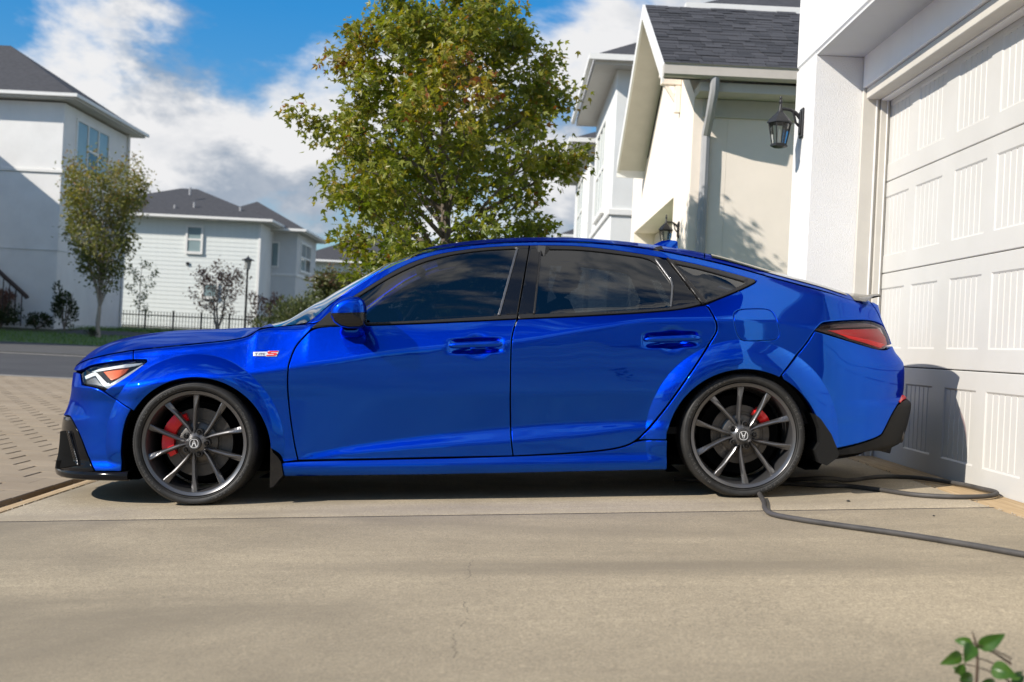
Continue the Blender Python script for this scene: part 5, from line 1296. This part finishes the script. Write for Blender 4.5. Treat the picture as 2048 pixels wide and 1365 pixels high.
top('rear_window', m_gloss, lambda v: 2.64 + .06*(1-v*v), lambda v: 3.36+.03*(1-v*v), tg, v0=-.86, v1=.86, nu=24, lift=.004)
# dark line between roof side and roof panel (the roof ditch)
for s in (-1, 1):
    xs = np.linspace(1.3, 2.7, 40); MB().tube([(x, s*(float(W(x, float(_ze(x))-.002))-.006), float(_ze(x))-.001) for x in xs], .0025, 6).build('roof_moulding', m_blue, roof_p, smooth=True)
# nose leading edge strip and grille, boot lip
P = []
for i in range(41):
    v = -1 + 2*i/40; y = .40*v
    row = []
    for z in np.linspace(.40, .66, 8):
        w = float(W(-.6, z)); a = abs(y)
        # front face: follow the plan curve of the nose a little inside it
        xx = X_FRONT + (float(_xn(z))-X_FRONT)*(max(0, 1-(a/float(W0(-.5, z)))**QF))**(1/PF); row.append((xx+.018, y, z))
    P.append(row)
MB().grid(P).build('grille', m_plast, CAR, smooth=True)
fin = MB()                                                 # roof aerial
pr = [(2.39, 1.312, .006), (2.42, 1.332, .020), (2.46, 1.348, .024), (2.50, 1.352, .022), (2.535, 1.349, .015), (2.548, 1.342, .008), (2.542, 1.30, .012)]
def roofz(x): return top_z(x, 0)[2]
sec = []
for x, z, wd in pr[:-1]:
    zb = roofz(x)-.004; hgt = max(z-zb, .003); sec.append([(x, -wd*1.5, zb), (x, -wd*1.05, zb+hgt*.45), (x, -wd*.45, zb+hgt*.9), (x, 0, zb+hgt), (x, wd*.45, zb+hgt*.9), (x, wd*1.05, zb+hgt*.45), (x, wd*1.5, zb)])
sec.append([(2.544, y*.9, zz if k in (0, 6) else roofz(2.544)-.004) for k, (x, y, zz) in enumerate(sec[-1])])
fin.grid(sec); fin.build('roof_aerial', m_blue, CAR, smooth=True)
sp = MB(); N = 40; P = []                                  # boot lip
for i in range(N+1):
    y = -.60 + 1.2*i/N; c = 1-(y/.60)**2; e = max(.0, 1-abs(y/.60)**8); bow = .050*(1-c)
    x0_, z0_ = 3.430-bow, .985; x1_, z1_ = 3.578-bow*1.2, .997+.016*e
    zt = lambda x: top_z(min(x, 3.58), y/.62)[2]
    P.append([(x0_, y, zt(x0_)-.002), (x0_+.06, y, zt(x0_+.06)+.010*e+.002), (x1_-.035, y, z1_-.004), (x1_, y, z1_), (x1_, y, z1_-.006), (x1_-.03, y, z1_-.012), (x1_-.06, y, z1_-.018)])
sp.grid(P); sp.build('boot_lip', m_gloss, tg, smooth=True)

# inner dark shell closing the gaps, wheel houses, floor
for s in (-1, 1):
    outl = [(-.93, .20), (-.93, .50), (-.80, .60), (-.5, .70), (.0, .77), (.5, .85), (.95, .86), (1.7, .88), (2.5, .91), (3.0, .90), (3.4, .88), (3.62, .80), (3.70, .60), (3.70, .35), (3.62, .22)]
    (rc, rr), (fc, fr_) = ARCH['r'], ARCH['f']
    def arc(c, r, a, bb): return [(c[0]+r*math.cos(R(t)), max(.16, c[1]+r*math.sin(R(t)))) for t in np.linspace(a, bb, 24)]
    outl += arc(rc, rr+.012, -14, 194) + arc(fc, fr_+.012, -14, 194)
    pts = [p for p in outl]
    panel('inner_shell', None, m_dark, CAR, off=-.030, gap=0, side=s, poly=pts, sm=0, spacing=.06, flange=0, bev=0)
    for (c, r) in (ARCH['f'], ARCH['r']):
        b = MB(); A = np.linspace(-40, 220, 30); prof = [(c[0]+(r+.02)*math.cos(R(t)), c[1]+(r+.02)*math.sin(R(t))) for t in A]
        b.grid([[(x, s*.50, max(.12, z)), (x, s*.845, max(.12, z))] for x, z in prof])
        b.add([(x, s*.50, max(.12, z)) for x, z in prof], [tuple(range(len(prof)))])
        b.build('wheel_house', m_dark, CAR)
fl = MB(); fl.box((-.74, -.50, .17), (3.45, .50, .30)); fl.box((.42, -.83, .145), (2.32, .83, .24)); fl.box((-.78, -.62, .16), (-.40, .62, .2)); fl.box((3.15, -.62, .22), (3.55, .62, .32)); fl.build('underbody', m_dark, CAR)
fb = MB(); fb.box((-.60, -.55, .45), (-.4, .55, .62)); fb.build('engine_bay', m_dark, CAR)

# mudflaps
def flap(key, w0, w1, mat):
    P = OUTLINES[key]; b = MB(); n = len(P)
    b.prism(P, 'y', -w1, -w0); 
    return b.build('mud_flap', mat, CAR)
flap('flap_front', .70, .885, m_gloss); flap('flap_rear', .64, .90, m_plast)
for key, w0, w1 in (('flap_front', .70, .885), ('flap_rear', .64, .90)):
    MB().prism(OUTLINES[key], 'y', w0, w1).build('mud_flap', m_plast, CAR)

# exhaust-side diffuser corner and tips
b = MB()
for y in (-.46, .46): MB().lathe([(3.48, .048), (3.66, .050), (3.66, .043), (3.50, .041)], 20, 'x', (0, y, .265)).build('exhaust_tip', m_chrome, CAR, smooth=True)

# door mirrors
def mirror(s, parent):
    def rows(o, y0, y1, n, shrink):
        P = []
        for k in range(n+1):
            t = k/n; a = math.sin(t*math.pi/2); y = y0 + (y1-y0)*t
            f = (1-t**shrink)**.5 if t < 1 else .02
            P.append([(o[0]+(x-o[0])*max(f, .03) + .012*t, s*y, o[1]+(z-o[1])*max(f, .03)) for x, z in shape])
        return P
    ux = [(.712, .934), (.716, .957), (.734, .980), (.765, .999), (.800, 1.010), (.832, 1.008), (.856, .992), (.866, .966), (.868, .936)]
    lx = [(.868, .934), (.868, .905), (.866, .880), (.840, .872), (.790, .872), (.755, .880), (.728, .897), (.714, .917), (.712, .932)]
    cen = (.80, .935)
    mo = None
    ux = [(cen[0]+(x-cen[0])*1.13, cen[1]+(z-cen[1])*1.08) for x, z in ux]; lx = [(cen[0]+(x-cen[0])*1.13, cen[1]+(z-cen[1])*1.22) for x, z in lx]
    for nm, shape, mat in (('mirror_cap', ux, m_blue), ('mirror_base', lx, m_gloss)):
        P = []
        N = 14
        for k in range(N+1):
            t = k/N; y = .865 + .205*math.sin(t*math.pi/2)
            f = max(.02, (1-t**5))**.5 if t < 1 else .02
            f *= .86 + .14*min(1, t*4)
            P.append([(cen[0]+(x-cen[0])*f + .018*t, -s*-1*y if False else s*y, cen[1]+(z-cen[1])*f) for x, z in shape])
        o = MB().grid(P).build(nm, mat, mo or parent, smooth=True)
        if mo is None: mo = o
    e = MB(); e.tube([(.718, s*.94, .932), (.79, s*1.055, .934), (.85, s*1.04, .938), (.866, s*.95, .938)], .0035, 6); e.build('mirror_strip', m_bright, mo, smooth=True)
    # back of the housing with the glass
    loop = [(x, z) for x, z in ux[3:] + lx[:5]]
    b = MB().add([(.866, s*(.865), .885), (.866, s*1.0, .885), (.868, s*1.0, .985), (.866, s*.865, .985)], [(0, 1, 2, 3)]); b.build('mirror_glass', m_bright, mo)
    n = MB(); sec = []
    for y, xs, zs in ((.80, (.735, .86), (.812, .858)), (.87, (.735, .855), (.815, .868)), (.90, (.742, .850), (.822, .880)), (.925, (.755, .84), (.85, .885))):
        x0_, x1_ = xs; z0_, z1_ = zs; m_ = (x0_+x1_)/2
        sec.append([(m_ + (x1_-x0_)/2*math.cos(a)*abs(math.cos(a))**-.3 if abs(math.cos(a)) > .01 else m_, s*y, (z0_+z1_)/2 + (z1_-z0_)/2*math.sin(a)) for a in np.linspace(0, 2*math.pi, 20)])
    n.grid(sec); n.build('mirror_stalk', m_blue, mo, smooth=True)
fds = [o for o in CAR.children if o.name.startswith('front_door')]
mirror(-1, CAR); mirror(1, CAR)

# door handles
for (key, par, hh) in (('handle_front', [o for o in CAR.children if o.name.startswith('front_door')][0], HANDLES[0]), ('handle_rear', [o for o in CAR.children if o.name.startswith('rear_door')][0], HANDLES[1])):
    P = OUTLINES[key]; x0_, x1_ = min(p[0] for p in P), max(p[0] for p in P)
    zl = lambda x: hh[1] + .006 + .022*(x-hh[0])
    sec = []
    for k in range(25):
        t = k/24; x = x0_+(x1_-x0_)*t; e = max(.05, 1-abs(2*t-1)**6)**.5; hz = .0150*e*(1+.12*t); zc = zl(x)
        bw = float(W0(x, zc+.06))*.5+float(W0(x, zc-.06))*.5 + .004
        row = []
        for q in range(14):
            a = 2*math.pi*q/14; ca, sa = math.cos(a), math.sin(a)
            row.append((x, -(bw + (.019 if ca > 0 else .012)*e*(abs(ca)**.55)*(1 if ca > 0 else -1)), zc + hz*(abs(sa)**.7)*(1 if sa > 0 else -1)))
        sec.append(row+[row[0]])
    MB().grid(sec).build('door_handle', m_blue, par, smooth=True)
    kx, kz = hh[0]+.012, zl(hh[0])-.018
    P = []
    for i in range(9):
        for_ = []
        r = i/8
        for q in range(17):
            a = 2*math.pi*q/16; x = kx+.040*r*math.cos(a); z = kz + .012*r*math.sin(a); for_.append((x, -(float(W(x, z))+.012*(1-r*r)), z))
        P.append(for_)
    MB().grid(P).build('handle_thumb', m_blue, par, smooth=True)

# lettering -------------------------------------------------------------
def glyph_mesh(txt, size, depth=.0012):
    cu = bpy.data.curves.new('lettering', 'FONT'); cu.body = txt; cu.size = size; cu.extrude = depth; cu.align_x = 'CENTER'; cu.align_y = 'CENTER'; cu.resolution_u = 3
    o = bpy.data.objects.new('lettering', cu); COL.objects.link(o); dg = bpy.context.evaluated_depsgraph_get(); me = bpy.data.meshes.new_from_object(o.evaluated_get(dg))
    bpy.data.objects.remove(o); bpy.data.curves.remove(cu); return me
fe = [o for o in CAR.children if o.name.startswith('fender')][0]
bd = panel('badge', 'badge', m_badge, fe, off=.004, gap=0, sm=0, spacing=.03, flange=.005, bev=.001)
bx, bz = np.array(OUTLINES['badge']).mean(0); bt = glyph_mesh('TYPE', .019)
for v in bt.vertices:
    x, z = bx + v.co.x*1.25, bz + v.co.y*.85; v.co = (x, -(float(W(x, z)) + .0055 + v.co.z), z)
link('badge_letters', bt, simple('badge_ink', (.10, .12, .16), .4), fe)
S_ = OUTLINES['badge_s']; (sx0, sz1), (sx1, _), (sx2, sz0), (sx3, _) = S_
def sl(u, v): return ((sx3*(1-u)+sx2*u)*(1-v) + (sx0*(1-u)+sx1*u)*v, sz0*(1-v)+sz1*v)
b = MB()
stroke = [(1.0, .80), (1.0, 1.0), (.18, 1.0), (.0, .82), (.0, .58), (.12, .42), (.70, .42), (.70, .20), (.0, .20), (.0, .0), (.82, .0), (1.0, .16), (1.0, .44), (.88, .60), (.28, .60), (.28, .80)]
pp = [sl(*q) for q in stroke]; A = np.array(pp); q1, _ = Wn(A[:, 0], A[:, 1], .007); q0, _ = Wn(A[:, 0], A[:, 1], .0)
n = len(pp); b.add(q1.tolist()+q0.tolist(), [tuple(range(n))] + [(i, n+i, n+(i+1) % n, (i+1) % n) for i in range(n)]); b.build('badge_letter', m_redb, fe)
pp = [sl(u*1.10-.05, v*1.16-.08) for u, v in ((0, 0), (1, 0), (1, 1), (0, 1))]; A = np.array(pp); q1, _ = Wn(A[:, 0], A[:, 1], .004); q0, _ = Wn(A[:, 0], A[:, 1], -.001)
MB().add(q1.tolist()+q0.tolist(), [(0,1,2,3)] + [(i, 4+i, 4+(i+1) % 4, (i+1) % 4) for i in range(4)]).build('badge_plate', m_badge, fe)

# ---------------------------------------------------------------- wheels
def wheel(x, s, phase, cal0, cal1, cr0, cr1, discr, calmat):
    """s = -1 near side; local y: 0 = outer face of the rim, positive inwards"""
    w = empty('wheel', (x, s*.885, .300), (0, 0, 0), CAR)
    def fy(m):   # mirror for the far side
        if s > 0:
            m.v = [(a, -b_, c) for a, b_, c in m.v]; m.f = [f[::-1] for f in m.f]
        return m
    T = MB(); prof = [(.012, .2625), (.004, .2655), (-.006, .2715), (-.0115, .280), (-.0125, .290), (-.008, .298), (-.002, .303), (.006, .307), (.018, .3095), (.05, .311), (.13, .3115), (.21, .311), (.243, .3095), (.258, .302), (.265, .285), (.26, .265), (.245, .2575), (.238, .245), (.02, .245)]
    T.lathe(prof, 96, 'y', closed=True)
    T.v = [(a, b_ - (.008*max(0, (-.27-c)/.04) if b_ < .1 else 0), max(c, -.2985)) for a, b_, c in T.v]
    fy(T); tyre = T.build('tyre', m_tyre, w, smooth=True)
    G = MB()                                               # moulded rings and tread blocks
    for rr in (.2705, .2935): G.lathe([(-.0075 if rr < .28 else -.0105, rr-.001), (-.0095 if rr < .28 else -.0125, rr), (-.0075 if rr < .28 else -.0105, rr+.001)], 96, 'y')
    for k in range(130):
        a = 2*math.pi*k/130; c0, s0 = math.cos(a), math.sin(a); c1, s1 = math.cos(a+.018), math.sin(a+.018)
        G.add([(.300*c0, -.004, .300*s0), (.300*c1, -.004, .300*s1), (.3125*c1, .02, .3125*s1), (.3125*c0, .02, .3125*s0), (.3125*c0, .06, .3125*s0), (.3125*c1, .06, .3125*s1)], [(0, 1, 2, 3), (3, 2, 5, 4)])
    G.v = [(a, b_, max(c, -.2985)) for a, b_, c in G.v]
    fy(G); o = G.build('tread', m_tyre, w, smooth=False); o['kind'] = 'stuff'
    if s < 0:
        L = MB()
        for txt, a0 in (('PILOT', 160), ('SPORT', 128), ('MICHELIN', 40), ('PILOT', 338), ('SPORT', 306), ('MICHELIN', 232)):
            step = 4.7
            for k, ch in enumerate(txt):
                me = glyph_mesh(ch, .020, .0009); a = R(a0 - k*step)
                u = Vector((math.sin(a), 0, -math.cos(a))); rv = Vector((math.cos(a), 0, math.sin(a)))
                L.add([(rv*(.2835 + v.co.y) + u*v.co.x + Vector((0, -.0125 - v.co.z, 0)))[:] for v in me.vertices], [tuple(p.vertices) for p in me.polygons]); bpy.data.meshes.remove(me)
        L.build('tyre_lettering', m_ttxt, w, fix=False)['kind'] = 'stuff'
    B = MB(); B.lathe([(.012, .2640), (.003, .2635), (.000, .2610), (.0020, .2585), (.006, .2455), (.012, .2420), (.05, .2345), (.10, .232), (.20, .232), (.235, .243)], 96, 'y'); fy(B); B.build('rim', m_rim, w, smooth=True)
    # spokes, in five pairs
    for p in range(5):
        for q in (-1, 1):
            am = R(phase + 72*p)
            N = 16; sec = []
            for k in range(N+1):
                t = k/N; r = .030 + (.2475-.030)*t
                p0_, p1_, p2_ = [(r_*math.cos(R(d_)), r_*math.sin(R(d_))) for r_, d_ in ((.030, 5), (.090, 11.5), (.2530, 18.6))]
                k_ = .33
                if t < k_: cx_, cy_ = [p0_[i_] + (p1_[i_]-p0_[i_])*t/k_ for i_ in (0, 1)]
                else: cx_, cy_ = [p1_[i_] + (p2_[i_]-p1_[i_])*(t-k_)/(1-k_) for i_ in (0, 1)]
                r = math.hypot(cx_, cy_); a = am + q*math.atan2(cy_, cx_)
                wd = .0068 + .0038*sstep((t-.05)/.40) + .0050*max(0, (t-.55)/.45)**1.3
                y = .036 - .020*t**1.2 + .012*(1-t)*math.sin(math.pi*t); dp = .030 - .006*t
                rv = Vector((math.cos(a), 0, math.sin(a))); u = Vector((-math.sin(a), 0, math.cos(a)))
                rid = .0105*(1-.75*max(0, (t-.72)/.28))
                # a facetted, roof shaped section; the ridge swings to the outer edge of the pair near the rim
                sh = q*wd*.75*sstep((t-.62)/.3)
                sec.append([(rv*r + u*(o_) + Vector((0, yy, 0)))[:] for o_, yy in ((-wd, y+dp), (-wd*1.02, y+.004), (-wd*.55+sh*.6, y-rid*.6), (sh, y-rid), (wd*.55+sh*.6, y-rid*.6), (wd*1.02, y+.004), (wd, y+dp))])
            S = MB().grid(sec); fy(S); S.build('spoke', m_rim, w, smooth=False)
    H = MB(); H.lathe([(.060, .066), (.040, .060), (.030, .050), (.022, .040), (.016, .0325)], 40, 'y'); fy(H); H.build('hub', m_rim, w, smooth=True)
    H = MB(); H.lathe([(.020, .0345), (.004, .0335), (-.001, .0315), (-.003, .0275), (-.0025, .0265), (-.0028, .0)], 40, 'y'); fy(H); H.build('hub_cap', m_cap, w, smooth=True)
    E = MB()                                               # the emblem: an open calliper A in a rounded ring
    def ring(r0, r1, n=40):
        vs = []
        for k in range(n):
            a = 2*math.pi*k/n; c, s_ = math.cos(a), math.sin(a); f = 1/((abs(c)**2.6 + abs(s_)**2.6)**(1/2.6))
            for r in (r0, r1): vs.append((r*f*c*.98, -.0042, r*f*s_))
        E.add(vs, [(2*k, 2*k+1, (2*((k+1) % n))+1, 2*((k+1) % n)) for k in range(n)])
    ring(.0198, .0222)
    flip = -1 if phase > 108 else 1
    for sg in (-1, 1):
        pl = [(sg*.0012, .0195), (sg*.0135, -.0165), (sg*.0098, -.0175), (sg*.0035, -.002), (sg*.0006, -.002), (sg*.0006, .002), (sg*.0024, .004)]
        E.add([(a, -.0042, flip*c) for a, c in pl], [(0, 1, 2, 3, 6)]); E.add([(a, -.0043, flip*c) for a, c in ((sg*.0001, -.0015), (sg*.0042, -.0015), (sg*.0032, .0018), (sg*.0001, .0018))], [(0, 1, 2, 3)])
    fy(E); E.build('emblem', m_emb, w)
    for k in range(5):
        a = R(phase + 36 + 72*k); c = (.058*math.cos(a), 0, .058*math.sin(a))
        Q = MB(); Q.lathe([(.060, .0165), (.030, .0165), (.026, .0150), (.026, .0125), (.046, .0120)], 16, 'y', c); fy(Q); Q.build('lug_pocket', m_cap, w, smooth=True)
        Q = MB(); Q.lathe([(.05, .0095), (.022, .0095), (.019, .0075), (.019, .0)], 6, 'y', c); fy(Q); Q.build('lug_nut', m_gloss, w)
    D = MB(); D.lathe([(.125, .075), (.095, .078), (.095, .115), (.093, .117), (.093, discr), (.115, discr), (.115, .10)], 64, 'y'); D.lathe([(.125, .10), (.078, .10), (.070, .088), (.070, .03)], 40, 'y'); fy(D); D.build('brake_disc', m_disc, w, smooth=True)
    Cb = MB(); A = np.linspace(R(cal0), R(cal1), 15); P = []
    for k, a in enumerate(A):
        t = k/14; e = 1 if .12 < t < .88 else .62; lump = .004*math.sin(t*math.pi*4)
        P.append([(r*math.cos(a), y, r*math.sin(a)) for r, y in ((cr0, .095), (cr0+.003, .070+lump), ((cr0+cr1)/2, .060+lump), (cr0+(cr1-cr0)*e*.93, .068+lump), (cr0+(cr1-cr0)*e, .095), (cr0+(cr1-cr0)*e, .13))])
    Cb.grid(P); Cb.add(P[0], [tuple(range(6))]); Cb.add(P[-1], [tuple(range(6))[::-1]])
    fy(Cb); Cb.build('brake_caliper', calmat, w, smooth=True)
    bb = MB(); bb.lathe([(.14, .0), (.14, .20), (.16, .21), (.22, .225)], 32, 'y'); fy(bb); bb.build('wheel_backing', m_dark, w)
    return w
for s in (-1, 1):
    wheel(.005, s, 106, 112, 207, .118, .186, .172, m_red)
    wheel(2.738, s, 110, 18, 62, .112, .165, .148, m_red)

# ---------------------------------------------------------------- cabin
def seat(x, y, z, w):
    b = MB(); b.cbox((x-.28, y-w/2, z), (x+.26, y+w/2, z+.16), .05)
    m = Matrix.Translation((x+.26, y, z+.10)) @ Matrix.Rotation(R(18), 4, 'Y'); b.cbox((-.08, -w/2, 0), (.09, w/2, .60), .06, m); b.cbox((-.05, -.13, .63), (.06, .13, .82), .05, m); b.tube([m @ Vector((0, -.06, .55)), m @ Vector((0, -.06, .68))], .008, 6); b.tube([m @ Vector((0, .06, .55)), m @ Vector((0, .06, .68))], .008, 6)
    return b.build('seat', m_seat, CAR, smooth=False)
seat(1.42, -.37, .34, .50); seat(1.42, .37, .34, .50); seat(2.25, 0, .36, 1.2)
b = MB(); b.cbox((.42, -.66, .60), (.90, .66, .86), .05); b.cbox((.28, -.60, .74), (.6, .60, .84), .04); b.build('dashboard', m_int, CAR)
b = MB(); m = Matrix.Translation((1.0, -.37, .82)) @ Matrix.Rotation(R(-64), 4, 'Y')
b.tube([m @ Vector((.18*math.cos(a), .18*math.sin(a), 0)) for a in np.linspace(0, 2*math.pi, 33)], .015, 8, False); b.tube([m @ Vector((-.17, 0, 0)), m @ Vector((.17, 0, 0))], .016, 6); b.tube([m @ Vector((0, 0, 0)), m @ Vector((0, 0, -.25))], .03, 6); b.build('steering_wheel', m_int, CAR, smooth=True)
b = MB(); b.box((.5, -.72, .30), (2.7, .72, .335)); b.box((2.55, -.68, .34), (3.4, .68, .86)); b.build('cabin_floor', m_int, CAR)
P = []
for i in range(25):
    x = 1.15 + (2.75-1.15)*i/24; P.append([tuple(np.array(top_z(x, v)) - np.array([0, 0, .035])) for v in np.linspace(-.93, .93, 15)])
MB().grid(P).build('headliner', m_int, CAR, smooth=True)
MB().cbox((1.06, -.10, 1.16), (1.10, .10, 1.22), .015).build('rear_view_mirror', m_int, CAR)
for s in (-1, 1):
    MB().tube([(1.60, s*.70, .45), (1.72, s*.66, .9), (1.76, s*.58, 1.27)], [.07, .05, .05], 8).build('inner_pillar', m_int, CAR, smooth=True)
    MB().tube([(2.62, s*.66, .8), (2.45, s*.60, 1.05), (2.35, s*.53, 1.25)], [.07, .06, .05], 8).build('inner_pillar', m_int, CAR, smooth=True)
